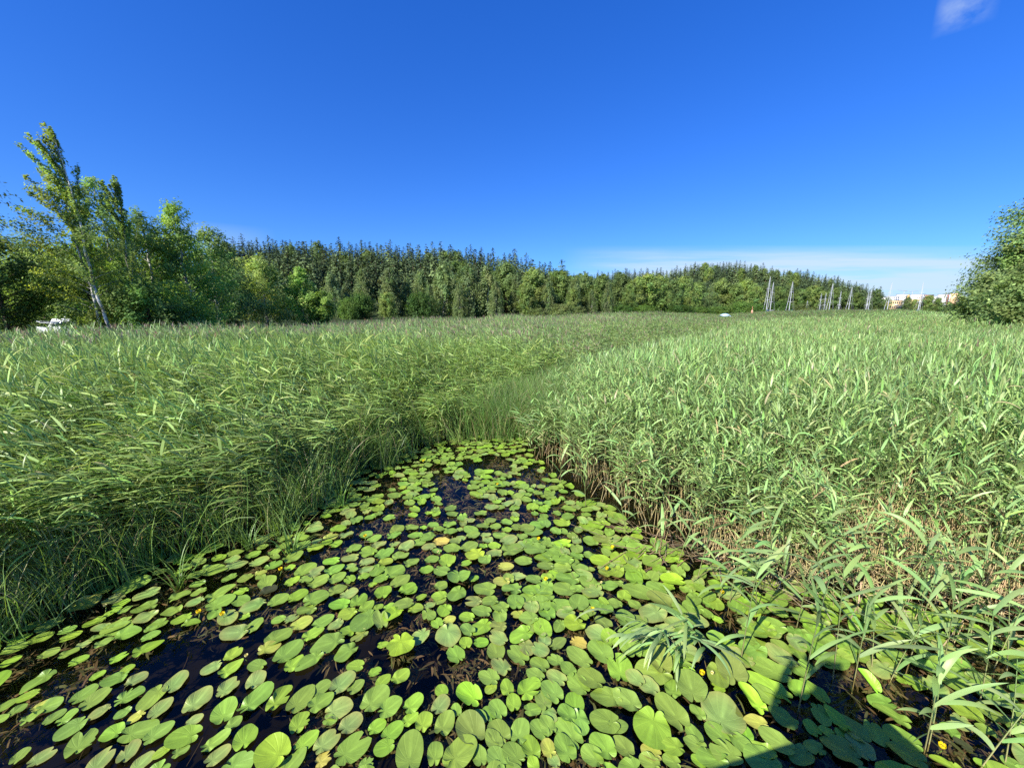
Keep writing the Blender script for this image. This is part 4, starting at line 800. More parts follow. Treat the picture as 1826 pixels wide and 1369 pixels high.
# --- left group, each tree its own build
LEFT = [ # px, ytop, Y, H0 kwargs, name, label, category
 (190, 240, 20, dict(R=3.0, cb=.30, kind='tall', nb=30, nl=8500, leaf=.08, colr=(.11, .165, .045), style='streamer', bark=BW, sweep=(-.10, 0), trunk_r=.075, cs=.065, wob=.02, bdir=(-.52, 0, .95)), 'birch', 'tallest birch at left, white trunked, its branches streaming up to the left'),
 (176, 318, 20.6, dict(R=1.9, cb=.12, kind='oval', nb=55, nl=10000, leaf=.085, colr=(.13, .185, .045), bark=BW, sweep=(-.06, 0), trunk_r=.08, cs=.15), 'birch', 'sunlit leafy birch wrapped round the foot of the tallest birch'),
 (250, 322, 23, dict(R=2.4, cb=.25, kind='tall', nb=30, nl=7000, leaf=.09, colr=(.095, .155, .045), style='streamer', bark=BW, sweep=(-.03, 0), trunk_r=.07, cs=.07, wob=.02, bdir=(-.25, 0, 1.0)), 'birch', 'second tallest birch, thin feathery top just right of the tallest one'),
 (222, 318, 26, dict(R=2.2, cb=.15, kind='tall', nb=55, nl=12000, leaf=.10, colr=(.10, .165, .045), bark=BW, sweep=(-.08, 0), cs=.14), 'birch', 'leafy birch between the two tall windswept birches'),
 (345, 356, 30, dict(R=3.0, cb=.05, kind='cone', nb=80, nl=17000, leaf=.115, colr=(.12, .20, .045), bark=BW, sweep=(-.10, 0), cs=.13), 'birch', 'pointed fresh green birch right of the tall windswept pair'),
 (288, 383, 29, dict(R=2.6, cb=.05, kind='oval', nb=60, nl=12000, leaf=.12, colr=(.085, .145, .04), bark=BW, cs=.16, sweep=(-.08, 0)), 'birch', 'rounded darker birch filling the gap beside the pointed fresh green one'),
 (390, 402, 38, dict(R=3.2, cb=.05, kind='cone', nb=60, nl=11000, leaf=.15, colr=(.08, .135, .04), bark=BW, cs=.15), 'birch', 'birch at the right end of the left group, standing before the dark spruces'),
 (158, 430, 23, dict(R=2.2, cb=.03, kind='oval', nb=60, nl=13000, leaf=.105, colr=(.125, .20, .04), bark=BR, cs=.18), 'alder', 'broad fresh green alder bush left of the white trunk'),
 (80, 425, 44, dict(R=5.0, cb=.0, kind='dome', nb=70, nl=14000, leaf=.13, colr=(.095, .155, .035), bark=BR, cs=.17), 'alder', 'bushy green alder behind the white motor cruiser'),
 (5, 418, 21, dict(R=2.4, cb=.22, kind='oval', nb=60, nl=12000, leaf=.12, colr=(.06, .105, .03), bark=BR, cs=.17), 'alder', 'dark alder at the left edge over the black gap'),
 (-118, 215, 17, dict(R=3.6, cb=.45, kind='oval', nb=40, nl=4500, leaf=.10, colr=(.05, .085, .03), bark=BW, cs=.10, sweep=(-.05, 0), rise=.15), 'birch', 'dark branched birch at the left edge whose twigs reach in against the sky'),
 (262, 505, 21.5, dict(R=2.0, cb=.0, kind='dome', nb=60, nl=12000, leaf=.10, colr=(.075, .13, .032), bark=BR, cs=.2), 'alder', 'low dark green alder bush right of the white trunk'),
 (318, 515, 25, dict(R=2.2, cb=.0, kind='dome', nb=60, nl=12000, leaf=.11, colr=(.10, .17, .035), bark=BR, cs=.2), 'alder', 'low leafy alder bush in front of the pointed birch'),
 (120, 450, 47, dict(R=5.2, cb=.0, kind='dome', nb=60, nl=11000, leaf=.16, colr=(.07, .12, .03), bark=BR, cs=.2), 'maple', 'wide dark maple behind the alders at left'),
 (30, 440, 49, dict(R=5.6, cb=.0, kind='dome', nb=60, nl=11000, leaf=.17, colr=(.075, .12, .03), bark=BR, cs=.2), 'maple', 'wide maple closing the view at the far left'),
 (205, 455, 38, dict(R=4.2, cb=.0, kind='dome', nb=60, nl=11000, leaf=.17, colr=(.06, .10, .03), bark=BR, cs=.2), 'maple', 'shaded maple seen through the birches'),
 (318, 415, 40, dict(R=4.0, cb=.0, kind='oval', nb=60, nl=10000, leaf=.18, colr=(.07, .115, .03), bark=BR, cs=.2), 'maple', 'maple behind the rounded darker birch'),
 (405, 470, 46, dict(R=3.4, cb=.0, kind='oval', nb=50, nl=9000, leaf=.19, colr=(.055, .095, .028), bark=BR, cs=.2), 'maple', 'dark maple under the first spruces right of the left group'),
 (475, 458, 52, dict(R=4.6, cb=.0, kind='cone', nb=90, nl=17000, leaf=.17, colr=(.16, .235, .065), bark=BW, cs=.13, sweep=(-.03, 0)), 'birch', 'light yellow green cone shaped birch standing alone before the dark forest'),
 (540, 478, 55, dict(R=3.1, cb=.0, kind='cone', nb=80, nl=12000, leaf=.17, colr=(.13, .22, .05), bark=BW, cs=.14), 'birch', 'slim fresh green birch right of the light cone shaped one'),
 (575, 520, 55, dict(R=1.9, cb=.0, kind='oval', nb=40, nl=5000, leaf=.17, colr=(.11, .19, .045), bark=BW, cs=.2), 'birch', 'low young birch leaning on the slim fresh green one'),
]
for i, (px, yt, Y, kw, nm, lab) in enumerate(LEFT):
    x = xat(px, Y); zg = float(land(np.array([x]), np.array([Y]))[0]); H = topz(yt, Y) - zg
    kw['colr'] = (kw['colr'][0] * 2.3, kw['colr'][1] * 2.1, kw['colr'][2] * 2.0); place(make_tree(400 + i, H=H, **kw), nm, x, Y, zg, 1, 0, lab, 'tree', 'trees at the left edge of the marsh' if i < 18 else None)
# --- row of broadleaved trees at the foot of the hills
protoW = [make_tree(500 + i, H=12, R=3.4, cb=.02, kind='tall', nb=70, nl=8500, leaf=.24, colr=(.20, .27, .10), style='weep', bark=BW, cs=.13, vary=.2) for i in range(4)]
protoO = [make_tree(510 + i, H=10, R=3.6, cb=.02, kind=('oval', 'dome', 'tall')[i % 3], nb=70, nl=8000, leaf=.26, colr=((.18, .265, .075), (.235, .32, .09), (.16, .235, .075))[i % 3], bark=BR, cs=.17) for i in range(6)]
protoB = [make_tree(520 + i, H=4, R=3.4, cb=.0, kind='dome', nb=60, nl=6000, leaf=.22, colr=((.09, .17, .038), (.16, .21, .065), (.13, .22, .045))[i], bark=BR, cs=.2) for i in range(3)]
def T3(v, d): return v if v else d
ROW = [ # px, ytop, Y, width factor, kind
 (598, 482, 92, 1.0, 'W'), (622, 500, 96, .9, 'W'), (650, 478, 112, 1.1, 'W'), (700, 475, 100, 1.15, 'W'), (728, 492, 104, .9, 'W'), (752, 480, 108, 1, 'W'), (790, 462, 102, 1.25, 'W'), (765, 505, 96, .8, 'W'), (835, 470, 98, 1.2, 'W'), (872, 474, 100, 1.2, 'W'),
 (905, 468, 112, 1.1, 'O2'), (925, 485, 104, 1.0, 'W'), (955, 480, 108, 1.0, 'O1'), (978, 492, 104, .9, 'W'), (1002, 482, 118, 1, 'O0'), (1022, 492, 110, .9, 'W'), (1045, 488, 122, .9, 'O2'), (1068, 492, 118, .9, 'O0'), (1085, 500, 112, .8, 'W'), (1108, 488, 130, 1, 'O2'),
 (1130, 497, 125, .8, 'O1'), (1152, 490, 132, 1.2, 'O1'), (1172, 493, 140, 1.1, 'O1'), (1198, 500, 140, .9, 'O2'), (1215, 495, 150, 1, 'O1'), (1240, 503, 150, .9, 'O0'), (1262, 508, 160, .9, 'W'), (1285, 500, 165, 1.1, 'O1'), (1305, 508, 165, 1, 'O0'), (1325, 500, 185, 1.1, 'O1'), (1345, 512, 180, 1, 'O1'),
 (1362, 505, 195, 1, 'O2'), (1385, 510, 195, 1, 'O0'), (1405, 508, 205, 1.1, 'O2'), (1425, 515, 200, 1, 'O0'), (1445, 510, 215, 1.1, 'O1'), (1465, 518, 215, 1, 'O1'), (1485, 513, 225, 1, 'O0'), (1505, 520, 225, 1, 'O2'), (1525, 522, 235, 1, 'O0'), (1545, 528, 235, 1, 'O2'), (1562, 516, 240, .9, 'O2'), (1580, 530, 240, .8, 'O0'),
 (1618, 529, 150, .7, 'O2'), (1630, 534, 150, .7, 'O1'), (1655, 527, 150, .9, 'O1'), (1672, 531, 150, .8, 'O0'), (1690, 538, 140, .8, 'O2'),
 (1020, 515, 108, .8, 'O1'), (1055, 515, 112, .9, 'W'), (940, 505, 100, .9, 'O1'), (1120, 515, 118, .8, 'O0'), (1190, 518, 130, .8, 'O0'), (1230, 520, 138, .8, 'O1'), (1275, 522, 150, .8, 'O2'), (820, 500, 94, .8, 'W'), (885, 500, 96, .9, 'W'),
 (645, 528, 82, 1.0, 'B0'), (622, 536, 80, .8, 'B2'), (692, 522, 82, 1.0, 'O1'), (752, 527, 82, 1.0, 'B0'), (1003, 545, 84, 1.0, 'B1'), (960, 552, 80, .8, 'B1'), (1030, 549, 90, .8, 'B1'), (1150, 546, 116, 1, 'B2'), (1110, 546, 112, .9, 'B0'), (1215, 546, 125, 1, 'B0'), (1250, 549, 130, 1, 'B2'), (1320, 541, 140, 1, 'B2'), (1345, 543, 142, 1, 'B0'), (1390, 541, 150, 1, 'B0'), (1430, 544, 160, 1, 'B1'), (1285, 548, 136, 1, 'B2')]
rt_ = np.random.default_rng(61)
KW = {'W': ('weeping_birch', 'weeping birch', 'hanging foliage'), 'O': ('broadleaf_tree', 'broadleaved tree', 'rounded crown'), 'B': ('willow_bush', 'willow bush', 'low rounded crown')}
SPOT = {598: 'right of the young birch, first of the row', 650: 'before the spruces, second of the tall ones', 700: 'wide one behind the low bright tree', 790: 'highest in the middle of the forest front', 835: 'broad one left of the twin crowned one', 872: 'broad twin crowned one at the middle of the row',
        692: 'low bright green round tree before the weeping birches', 645: 'dark low one left of the bright round tree', 752: 'dark green dome shaped one between the weeping birches', 1003: 'pale grey green bush at the reed edge in mid picture', 1152: 'pale green wide tree before the saddle of the hills', 1172: 'pale green tree joined to the wide one at the saddle'}
for i, (px, yt, Y, wf, kd) in enumerate(ROW):
    x = xat(px, Y); zg = float(land(np.array([x]), np.array([Y]))[0]); zg = max(zg, -.2); H = topz(yt, Y) - zg
    pr = (protoW[rt_.integers(0, 4)], 12) if kd == 'W' else (protoO[int(kd[1]) + 3 * int(rt_.integers(0, 2))], 10) if kd[0] == 'O' else (protoB[int(kd[1])], 4)
    k = H / pr[1]; nm, base, desc = KW[kd[0]]
    reg = 'left of the middle' if px < 800 else 'in the middle' if px < 1100 else 'right of the middle' if px < 1350 else 'behind the masts' if px < 1600 else 'before the far houses'
    lab = SPOT.get(px) and (base + ', ' + SPOT[px]) or '%s in the forest front %s, one of many alike' % (base, reg)
    w_ = k * wf if kd[0] != 'B' else max(.5, min(1.2, Y / 100)) * wf
    t = place(pr[0], nm, x, Y, zg, (w_, w_, k), rt_.uniform(0, 6.28), lab, 'tree' if kd[0] != 'B' else 'bush', '%ss in the forest front %s' % (base, reg))
# --- spruces covering the two hills
protoS = []
for i in range(6):
    tb, f = make_spruce(600 + i, colr=((.070, .105, .042), (.082, .120, .048), (.060, .095, .043))[i % 3]); f2 = f
    f2.v += tb.v; f2.c += tb.c; f2.f += [a + f.n for a in tb.f]; f2.n += tb.n          # too small in the picture to part trunk and crown
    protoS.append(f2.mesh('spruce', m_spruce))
protoP = []
for i in range(3):
    tb, f = make_spruce(620 + i, H=15, R=3.9, colr=(.12, .165, .058), nl=16, dens=1.3, q=.75); f.v += tb.v; f.c += tb.c; f.f += [a + f.n for a in tb.f]; f.n += tb.n
    protoP.append(f.mesh('pine', m_spruce))
cnt = 0
def hill_trees(rows, pxs, TH, step, lab, grp, frac, capx=None):
    global cnt
    for Y in rows:
        px = pxs[0] + rt_.random() * step
        while px < pxs[1]:
            y = Y * rt_.uniform(.97, 1.03); x = xat(px, y); zg = float(land(np.array([x]), np.array([y]))[0])
            if rt_.random() < (.04 if Y < 200 else .13):
                h = TH * rt_.uniform(.7, .92); t = place(protoO[rt_.integers(0, 6)], 'broadleaf_tree', x, y, zg - .3, (h / 11, h / 11, h / 10), rt_.uniform(0, 6.28), 'lighter rounded broadleaved tree among the conifers ' + grp, 'tree', 'broadleaved trees among the conifers ' + grp)
                px += step * 1.3; continue
            pine = rt_.random() < frac; w_ = rt_.uniform(1.0, 1.45); h = TH * rt_.uniform(.80, 1.02) * (1.10 if rt_.random() < .22 else 1) * (.95 if pine else 1); me = (protoP if pine else protoS)[rt_.integers(0, 3 if pine else 6)]
            o = obj('pine_tree' if pine else 'spruce_tree', me, loc=(x, y, zg - .3), label=('pine with a lighter crown ' if pine else 'dark pointed spruce ') + lab, category='tree', group=('pines ' if pine else 'spruces ') + grp)
            o.scale = (h / 16 * w_, h / 16 * w_, h / 16); o.rotation_euler = (0, 0, rt_.uniform(0, 6.28)); cnt += 1
            px += step * rt_.uniform(.7, 1.3)
for rows_, st_ in (((118, 134, 150), 15.5), ((166,), 12.5), ((181,), 7.0)): hill_trees(rows_, (400, 1010), TH1 + 1, st_, 'in the dark forest on the near hill', 'on the near hill', .42)
hill_trees((118, 135, 184), (150, 400), TH1 + 1, 26, 'behind the birches at left', 'behind the left birches', .2)
for rows_, st_ in (((245, 290), 13), ((340,), 10), ((375,), 9), ((398,), 5.2)): hill_trees(rows_, (985, 1570), TH2 + .5, st_, 'on the further hill behind the masts', 'on the further hill', .45)
print('hill trees', cnt)
# --- big willow thicket at the right edge
RIGHT = [(1860, 335, 25, 3.4, .05, 'tall willow at the right edge of the picture, its top against the sky'), (1802, 425, 26, 2.5, .0, 'middle willow bush stepping down to the left from the tall right one'), (1762, 500, 27, 1.7, .0, 'lowest willow bush at the left foot of the right hand thicket'),
         (1900, 330, 27, 4.2, .05, 'willow mostly outside the right edge behind the tall one'), (1822, 500, 23.5, 2.0, .0, 'low leafy willow bush in front of the right hand thicket'), (1860, 480, 22.5, 2.6, .0, 'dense willow bush in the right corner just above the reeds')]
for i, (px, yt, Y, R, cb, lab) in enumerate(RIGHT):
    x = xat(px, Y); zg = 0.0; H = topz(yt, Y)
    place(make_tree(700 + i, H=H, R=R, cb=cb, kind='dome' if i != 1 else 'oval', nb=90, nl=21000, leaf=.12, colr=(.25, .345, .115), bark=BR, cs=.17, sweep=(-.04, 0), vary=.2), 'willow_tree', x, Y, zg, 1, 0, lab, 'tree', 'willows at the right edge')

# ------------------------------------------------------------------ boats, mast by mast
def loft(mb, secs, c, closed=True):
    secs = np.asarray(secs, float); n, k = secs.shape[:2]; ids = np.arange(n * k).reshape(n, k); nx = np.roll(ids, -1, 1)
    a, b_ = (ids, nx) if closed else (ids[:, :-1], ids[:, 1:])
    mb.add(secs.reshape(-1, 3), np.stack([a[:-1], b_[:-1], b_[1:], a[1:]], -1).reshape(-1, 4), c)
def box(mb, x0, x1, y0, y1, z0, z1, c, tx=0, ty=0):
    v = [(x0, y0, z0), (x1, y0, z0), (x1, y1, z0), (x0, y1, z0), (x0 + tx, y0 + ty, z1), (x1 - tx, y0 + ty, z1), (x1 - tx, y1 - ty, z1), (x0 + tx, y1 - ty, z1)]
    mb.add(v, [[0, 3, 2, 1], [4, 5, 6, 7], [0, 1, 5, 4], [1, 2, 6, 5], [2, 3, 7, 6], [3, 0, 4, 7]], c)
def hull_mb(Lh, Bh, fb, c, c2):
    mb = MB(); secs = []
    for s in np.linspace(0, 1, 11):         # stern to bow along +x
        w = Bh / 2 * (1 - max(0, (s - .35) / .65) ** 2.2) * (.82 + .18 * min(1, s * 4)); w = max(w, .02); sh = fb * (1 + .25 * s ** 2)
        x = (s - .5) * Lh; secs.append([(x, -w, sh), (x + .0, -w * .9, .15), (x - .15 * s, -w * .35, -.35), (x - .15 * s, w * .35, -.35), (x, w * .9, .15), (x, w, sh)])
    loft(mb, secs, c, False)
    d = [[(s[0][0], s[0][1] * f_, s[0][2] + .05 * (1 - f_ ** 2)) for f_ in (1, .4, -.4, -1)] for s in secs]; loft(mb, d, c2, False)
    b0 = np.array(secs[0]); mb.add(b0, [[0, 1, 2, 3, 4, 5][::-1]], c)
    return mb
def sailboat_parts(t, Lh, MH, mainsail=(.06, .12, .35)):
    hb = hull_mb(Lh, Lh * .3, 1.0, (.8, .8, .8), (.7, .7, .68)); obj('hull', hb.mesh('hull', m_paint, False), t)
    mb = MB(); box(mb, -.5 * 1.0, Lh * .2, -.8, .8, 1.0, 1.45, (.78, .78, .76), .2, .12); cab = obj('cabin', mb.mesh('cabin', m_paint), t)
    mb = MB(); box(mb, -.3, Lh * .14, -.745, .745, 1.18, 1.33, (.02, .02, .03)); obj('window', mb.mesh('window', m_glass), cab)
    mx = Lh * .08
    mb = MB(); tube(mb, [(mx, 0, 1.0), (mx, 0, MH * .5), (mx, 0, MH)], [.10, .09, .06], (.55, .56, .58), 8); mast = obj('mast', mb.mesh('mast', m_metal, True), t)
    for k in (.42, .70):
        mb = MB(); tube(mb, [(mx, -.62, MH * k), (mx, .62, MH * k)], [.045, .045], (.6, .6, .62), 5); obj('spreader', mb.mesh('spreader', m_metal), mast)
    mb = MB(); tube(mb, [(Lh * .47, 0, 1.3), ((Lh * .47 + mx) / 2, 0, (MH + 1.3) / 2), (mx + .05, 0, MH * .97)], [.05, .045, .03], (.66, .67, .70), 7); obj('furled_jib', mb.mesh('furled_jib', m_cloth, True), t)
    mb = MB(); tube(mb, [(mx - .1, 0, 2.0), (-Lh * .33, 0, 2.1)], [.16, .12], mainsail, 7); obj('boom', mb.mesh('boom', m_cloth, True), t)
    for s in (-1, 1):
        mb = MB(); tube(mb, [(mx - .1, s * 1.25, 1.0), (mx, s * .62, MH * .42), (mx, s * .62, MH * .70), (mx, 0, MH)], [.012] * 4, (.5, .5, .5), 4); obj('shroud', mb.mesh('shroud', m_metal), t)
    mb = MB(); tube(mb, [(-Lh * .49, 0, 1.1), (mx, 0, MH)], [.012] * 2, (.5, .5, .5), 4); obj('backstay', mb.mesh('backstay', m_metal), t)
SB = [(1368, 493, 138, 'sailing boat with the tallest mast, leftmost of the moored yachts', 1.81), (1375, 503, 146, 'sailing boat close right of the tallest mast, mast a little shorter', 1.81), (1409, 502, 140, 'sailing boat standing alone in the gap right of the first pair of masts', 1.81), (1461, 523, 190, 'small sailing boat, left one of two short thin masts', 1.37), (1469, 522, 192, 'small sailing boat, right one of two short thin masts', 1.37),
      (1480, 505, 142, 'sailing boat with tall mast where the hill slopes down', 1.81), (1495, 519, 175, 'small sailing boat right behind the tall mast on the slope', 1.37), (1515, 512, 160, 'sailing boat with clear spreaders on the lower hill slope', 1.81), (1544, 520, 172, 'sailing boat, left one of the pair before the low dark tree', 1.37), (1550, 516, 178, 'sailing boat, right one of the pair before the low dark tree', 1.81),
      (1438, 536, 180, 'sailing boat with the shortest mast between the tall ones', 1.37), (1584, 504, 150, 'sailing boat with a thin grey mast against the sky left of the houses', 1.81), (1637, 503, 138, 'sailing boat with a white mast against the sky in front of the houses', 1.37)]
for i, (px, yt, Y, lab, hd) in enumerate(SB):
    x = xat(px, Y); t = thing('sailing_boat', lab, 'sailing boat', (x, Y, 0), math.atan2(Y, x) + (.26 if hd > 1.57 else -.12), 'yachts moored behind the reeds'); sailboat_parts(t, 9 + (i * 37 % 5) * .4, topz(yt, Y), ((.06, .12, .35), (.5, .5, .5), (.05, .2, .2))[i % 3])
def cruiser(t, Lh, white=(.82, .82, .80)):
    obj('hull', hull_mb(Lh, Lh * .34, 1.25, white, (.75, .75, .73)).mesh('hull', m_paint), t)
    mb = MB(); box(mb, -Lh * .28, Lh * .22, -Lh * .13, Lh * .13, 1.35, 2.35, white, .55, .15); cb_ = obj('cabin', mb.mesh('cabin', m_paint), t)
    for s in (-1, 1):
        mb = MB(); box(mb, -Lh * .2, Lh * .12, s * Lh * .118 - .04, s * Lh * .118 + .04, 1.65, 2.1, (.02, .025, .03)); obj('window', mb.mesh('window', m_glass), cb_)
    mb = MB(); mb.add([(Lh * .22, -Lh * .11, 1.45), (Lh * .22, Lh * .11, 1.45), (Lh * .155, Lh * .10, 2.2), (Lh * .155, -Lh * .10, 2.2)], [[0, 1, 2, 3]], (.03, .04, .05)); obj('windscreen', mb.mesh('windscreen', m_glass), cb_)
    mb = MB(); tube(mb, [(-Lh * .1, -Lh * .1, 2.3), (-Lh * .16, -Lh * .1, 2.9), (-Lh * .16, Lh * .1, 2.9), (-Lh * .1, Lh * .1, 2.3)], [.05] * 4, white, 5); obj('roll_bar', mb.mesh('roll_bar', m_paint), t)
    mb = MB(); tube(mb, [(0, -Lh * .15, 1.9), (Lh * .3, -Lh * .12, 2.0), (Lh * .49, 0, 2.15), (Lh * .3, Lh * .12, 2.0), (0, Lh * .15, 1.9)], [.025] * 5, (.6, .6, .6), 4); obj('bow_rail', mb.mesh('bow_rail', m_metal), t)
for px, Y, Lh, hd, z, lab in ((108, 38, 4.8, math.pi + .15, -.40, 'white motor cruiser under the trees at the left, bow to the left'), (250, 31, 4.6, .3, .3, 'white boat half hidden behind the leaves right of the white birch trunk'), (335, 31, 4.6, 2.9, .15, 'white boat glimpsed under the pointed birch'),
                              (1390, 150, 7.5, 1.2, .2, 'white motor boat with rounded roof just above the reeds between the masts'), (1435, 160, 8, 2.6, .2, 'cream coloured motor boat behind the reeds right of the lone mast')):
    x = xat(px, Y); t = thing('motor_boat', lab, 'motor boat', (x, Y, z), hd, 'motor boats behind the reeds'); cruiser(t, Lh, (.82, .82, .80) if px != 1435 else (.75, .62, .45))
# small day boat with a pale blue canopy in the reed opening
Y = 76; x = xat(1295, Y); t = thing('canopy_boat', 'small boat with a pale blue canopy in the opening of the reeds', 'motor boat', (x, Y, .05), .25)
obj('hull', hull_mb(3.4, 1.4, .95, (.75, .78, .82), (.6, .6, .6)).mesh('hull', m_paint), t)
mb = MB(); secs = []
for s in np.linspace(0, 1, 7): a = np.linspace(0, math.pi, 9); secs.append([(-1.1 + s * 2.0, -.72 * math.cos(q), 1.15 + (.35 + .35 * math.sin(s * math.pi)) * math.sin(q)) for q in a])
loft(mb, secs, (.45, .62, .85), False); obj('canopy', mb.mesh('canopy', m_cloth, True), t)
mb = MB(); box(mb, .80, .95, -.6, .6, .95, 1.45, (.03, .04, .06), .03, .1); obj('windscreen', mb.mesh('windscreen', m_glass), t)
# channel marker
Y = 90; x = xat(1342, Y); t = thing('channel_marker', 'small reddish channel marker post showing above the reeds', 'marker', (x, Y, 0))
mb = MB(); tube(mb, [(0, 0, -.5), (0, 0, 3.3)], [.07, .05], (.45, .2, .12), 6); obj('post', mb.mesh('post', m_wood), t)
mb = MB(); tube(mb, [(0, 0, 1.6), (0, 0, 1.7), (0, 0, 2.3), (0, 0, 2.6)], [.05, .24, .20, .02], (.55, .28, .18), 8); obj('topmark', mb.mesh('topmark', m_paint), t)

# ------------------------------------------------------------------ houses and cranes on the far shore
def house(px0, px1, ytop, ybot, Y, colr, fl, cols, lab, accent=None, roof=None, name='apartment_building'):
    x0, x1 = xat(px0, Y), xat(px1, Y); zt, zb = topz(ytop, Y), topz(ybot, Y) - 6; w = x1 - x0; dp = 14
    t = thing(name, lab, 'building', ((x0 + x1) / 2, Y, zb)); h = zt - zb; hw = w / 2
    mb = MB(); box(mb, -hw, hw, 0, dp, 0, h, colr)
    wl = obj('wall', mb.mesh('wall', m_plaster), t)
    if accent: mb = MB(); box(mb, hw * accent[0], hw * accent[1], -.5, dp * .5, 0, h * .97, accent[2]); obj('stair_tower', mb.mesh('stair_tower', m_plaster), t)
    mb = MB(); box(mb, -hw - .4, hw + .4, -.4, dp + .4, h, h + .7, roof or (.25, .24, .24)); obj('roof', mb.mesh('roof', m_plaster), t)
    fh = h / fl
    for a in range(fl):
        for c in range(cols):
            xx = -hw + w * (c + .5) / cols; ww = w / cols * .27; zz = fh * (a + .35)
            mb = MB(); box(mb, xx - ww, xx + ww, -.18, .1, zz, zz + fh * .42, (.05, .06, .08)); obj('window', mb.mesh('window', m_glass), t)
        mb = MB(); box(mb, -hw * .3, hw * .3, -1.3, -.2, fh * a + .1, fh * a + 1.1, (.7, .7, .7)); obj('balcony', mb.mesh('balcony', m_plaster), t)
WHT = (.80, .78, .74)
house(1586, 1601, 529, 541, 900, WHT, 4, 4, 'white apartment block furthest left on the far shore'); house(1604, 1618, 525, 541, 920, WHT, 5, 4, 'white and orange apartment block left of the small trees', accent=(.5, .95, (.72, .40, .14)))
house(1630, 1646, 525, 541, 900, WHT, 5, 4, 'white apartment block behind the white mast', accent=(-.2, .15, (.70, .42, .16))); house(1647, 1661, 526, 541, 940, (.42, .17, .11), 5, 4, 'red brown apartment block above the small tree')
house(1679, 1689, 525, 543, 880, WHT, 5, 3, 'white apartment block with brown balcony stack far right', accent=(.2, .7, (.35, .14, .10))); house(1690, 1699, 524, 543, 900, WHT, 5, 3, 'white apartment block between the brown stack and the orange house')
house(1699, 1708, 523, 543, 890, (.72, .46, .26), 5, 3, 'orange apartment block half hidden by the right willow'); house(1586, 1608, 536, 546, 700, (.75, .52, .26), 2, 6, 'low yellow house in front of the white block'); house(1628, 1642, 534, 546, 720, (.80, .62, .28), 2, 4, 'low yellow house just left of the white mast')
house(1571, 1583, 531, 541, 900, WHT, 3, 3, 'small white house at the foot of the wooded slope', roof=(.4, .4, .4), name='house')
house(1665, 1679, 529, 541, 960, (.75, .73, .70), 4, 4, 'pale grey apartment block behind the tree before the brown stack')
for px, yt, jib, lab in ((1607, 519, -1, 'tower crane, left one of two over the far houses'), (1622, 520, 1, 'tower crane, right one of two over the far houses')):
    Y = 1000; x = xat(px, Y); t = thing('tower_crane', lab, 'crane', (x, Y, 0)); zt = topz(yt, Y)
    mb = MB(); tube(mb, [(0, 0, 0), (0, 0, zt)], [.8, .8], (.55, .55, .58), 4); obj('tower', mb.mesh('tower', m_metal), t)
    mb = MB(); tube(mb, [(-8 * jib, 0, zt), (16 * jib, 0, zt + 2.5)], [.7, .4], (.55, .56, .6), 4); obj('jib', mb.mesh('jib', m_metal), t)
# far wooded shore line behind the houses
r = np.random.default_rng(8); mb = MB(); n = 9000; pxs = r.uniform(1480, 2000, n); Yf = r.uniform(1050, 1200, n); P = np.stack([xat(pxs, Yf), Yf, r.random(n) * (topz(531, 1100) + 3 * lump(pxs / 9, 0 * pxs, 1, 4))], -1)
leaves(mb, P, 7.0, jit((.045, .07, .04), r, n, .25), r); obj('far_woodland', mb.mesh('far_woodland', m_spruce), label='low dark strip of far woodland along the horizon behind the houses', category='woodland', kind='stuff')

# ------------------------------------------------------------------ the deck the picture is taken from, and the photographer whose shadow falls on the pads
def deck():
    t = thing('viewing_deck', 'wooden viewing deck whose straight edge throws the shadow at the bottom right', 'deck', (0, 0.17, 0), .23)
    mb = MB()
    for k in range(14): y = .50 - k * .155; box(mb, -3.0, 1.62 , y - .145, y, 1.36, 1.405, np.array((.30, .25, .19)) * (1 + .1 * math.sin(k * 5)))
    obj('planks', mb.mesh('planks', m_wood), t)
    mb = MB(); box(mb, -3.0, 1.6, .42, .49, 1.16, 1.355, (.25, .2, .15)); box(mb, -3.0, 1.6, -1.65, -1.58, 1.16, 1.355, (.25, .2, .15)); obj('beam', mb.mesh('beam', m_wood), t)
    for xx in (-2.8, -1.3, .2, 1.5):
        for y in (.36, -1.5): mb = MB(); box(mb, xx - .06, xx + .06, y - .06, y + .06, -.9, 1.155, (.22, .18, .14)); obj('post', mb.mesh('post', m_wood), t)
deck()
def skin_mesh(name, verts, edges, radii, mat, c, parent, sub=2):
    me = bpy.data.meshes.new(name); me.from_pydata(verts, edges, []); o = obj(name, me, parent)
    at = o.modifiers.new('skin', 'SKIN'); me.skin_vertices or None
    sv = me.skin_vertices[0].data if me.skin_vertices else None
    if sv is None: 
        return o
    for i, r_ in enumerate(radii): sv[i].radius = (r_ if hasattr(r_, '__len__') else (r_, r_))
    sv[0].use_root = True
    s_ = o.modifiers.new('sub', 'SUBSURF'); s_.levels = sub; s_.render_levels = sub
    dg = bpy.context.evaluated_depsgraph_get(); ev = o.evaluated_get(dg); m2 = bpy.data.meshes.new_from_object(ev); o.modifiers.clear(); o.data = m2; m2.name = name
    a = m2.color_attributes.new('Col', 'FLOAT_COLOR', 'POINT'); a.data.foreach_set('color', np.tile(np.array([*c, 1], np.float32), len(m2.vertices)))
    m2.materials.clear(); m2.materials.append(mat); m2.polygons.foreach_set('use_smooth', np.ones(len(m2.polygons), bool))
    return o

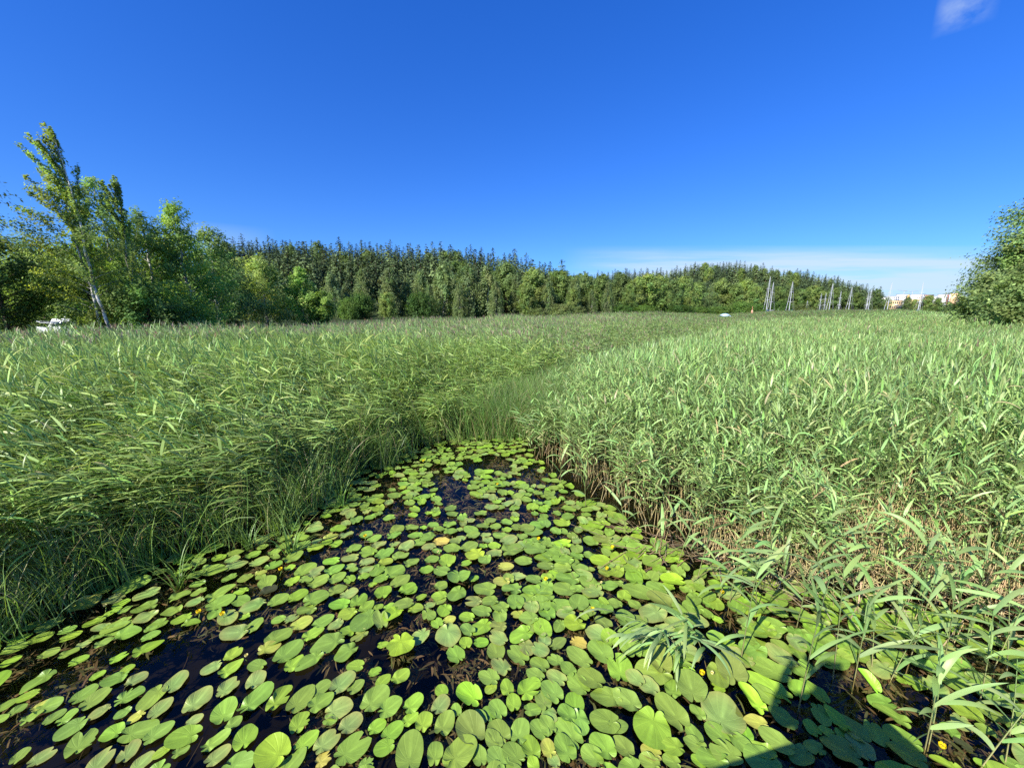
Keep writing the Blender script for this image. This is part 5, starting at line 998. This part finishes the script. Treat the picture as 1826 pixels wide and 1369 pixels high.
# the photographer stands on the deck behind the camera; only the shadow is in the picture
px0, py0 = -.21, -.27
pt = thing('person', 'person on the deck holding up a phone, seen only as the shadow at lower right', 'person', (px0, py0, 1.405))
def sk(name, pts, edges, mat, c, parent, sub=2): return skin_mesh(name, [p[:3] for p in pts], edges, [p[3] for p in pts], mat, c, parent, sub)
body = [(0, 0, .95, .13), (0, .01, 1.12, .125), (0, .02, 1.32, .15), (0, .01, 1.46, .09), (0, .02, 1.53, .06), (0, .04, 1.62, .085), (0, .04, 1.72, .09)]
ed = [(0, 1), (1, 2), (2, 3), (3, 4), (4, 5), (5, 6)]
for s in (-1, 1):
    k = len(body); body += [(s * .17, .02, 1.41, .06), (s * .26, .10, 1.20, .047), (s * .13, .27, 1.42, .036), (s * .085, .29, 1.49, .028)]; ed += [(3, k), (k, k + 1), (k + 1, k + 2), (k + 2, k + 3)]
    for q in range(4):
        j = len(body); body += [(s * (.075 + .002 * q), .305 + .004 * q, 1.50 + .018 * q, .009), (s * (.05), .325, 1.505 + .018 * q, .008), (s * .03, .318, 1.508 + .018 * q, .007)]; ed += [(k + 3, j), (j, j + 1), (j + 1, j + 2)]
    j = len(body); body += [(s * .07, .27, 1.51, .010), (s * .045, .262, 1.53, .008)]; ed += [(k + 3, j), (j, j + 1)]
    k = len(body); body += [(s * .10, 0, .88, .085), (s * .11, .01, .50, .058), (s * .11, -.01, .10, .042), (s * .12, .12, .045, .038)]; ed += [(0, k), (k, k + 1), (k + 1, k + 2), (k + 2, k + 3)]
sk('body', body, ed, m_skin, (.55, .36, .27), pt)
shirt = [(0, 0, .90, .155), (0, .01, 1.12, .15), (0, .02, 1.32, .175), (0, .01, 1.45, .11)]; es = [(0, 1), (1, 2), (2, 3)]
for s in (-1, 1): k = len(shirt); shirt += [(s * .18, .02, 1.41, .08), (s * .27, .10, 1.20, .065), (s * .16, .22, 1.36, .052)]; es += [(3, k), (k, k + 1), (k + 1, k + 2)]
sk('jacket', shirt, es, m_cloth, (.06, .08, .12), pt)
tr_ = [(0, 0, .95, .15)]; es = []
for s in (-1, 1): k = len(tr_); tr_ += [(s * .10, 0, .85, .105), (s * .11, .01, .50, .08), (s * .11, -.01, .09, .065)]; es += [(0, k), (k, k + 1), (k + 1, k + 2)]
sk('trousers', tr_, es, m_cloth, (.05, .05, .06), pt)
sk('hair', [(0, .01, 1.66, .09), (0, .02, 1.74, .098), (0, .06, 1.79, .06)], [(0, 1), (1, 2)], m_cloth, (.05, .035, .02), pt)
for s in (-1, 1): sk('shoe', [(s * .11, -.04, .05, .045), (s * .12, .06, .045, .05), (s * .125, .15, .04, .038)], [(0, 1), (1, 2)], m_cloth, (.04, .04, .04), pt)
t = thing('phone', 'phone held up in both hands of the photographer', 'phone', (0, -.035, 2.915))
mb = MB(); box(mb, -.078, .078, -.008, .0, 0, .072, (.02, .02, .02)); obj('case', mb.mesh('case', m_glass), t)

#@END
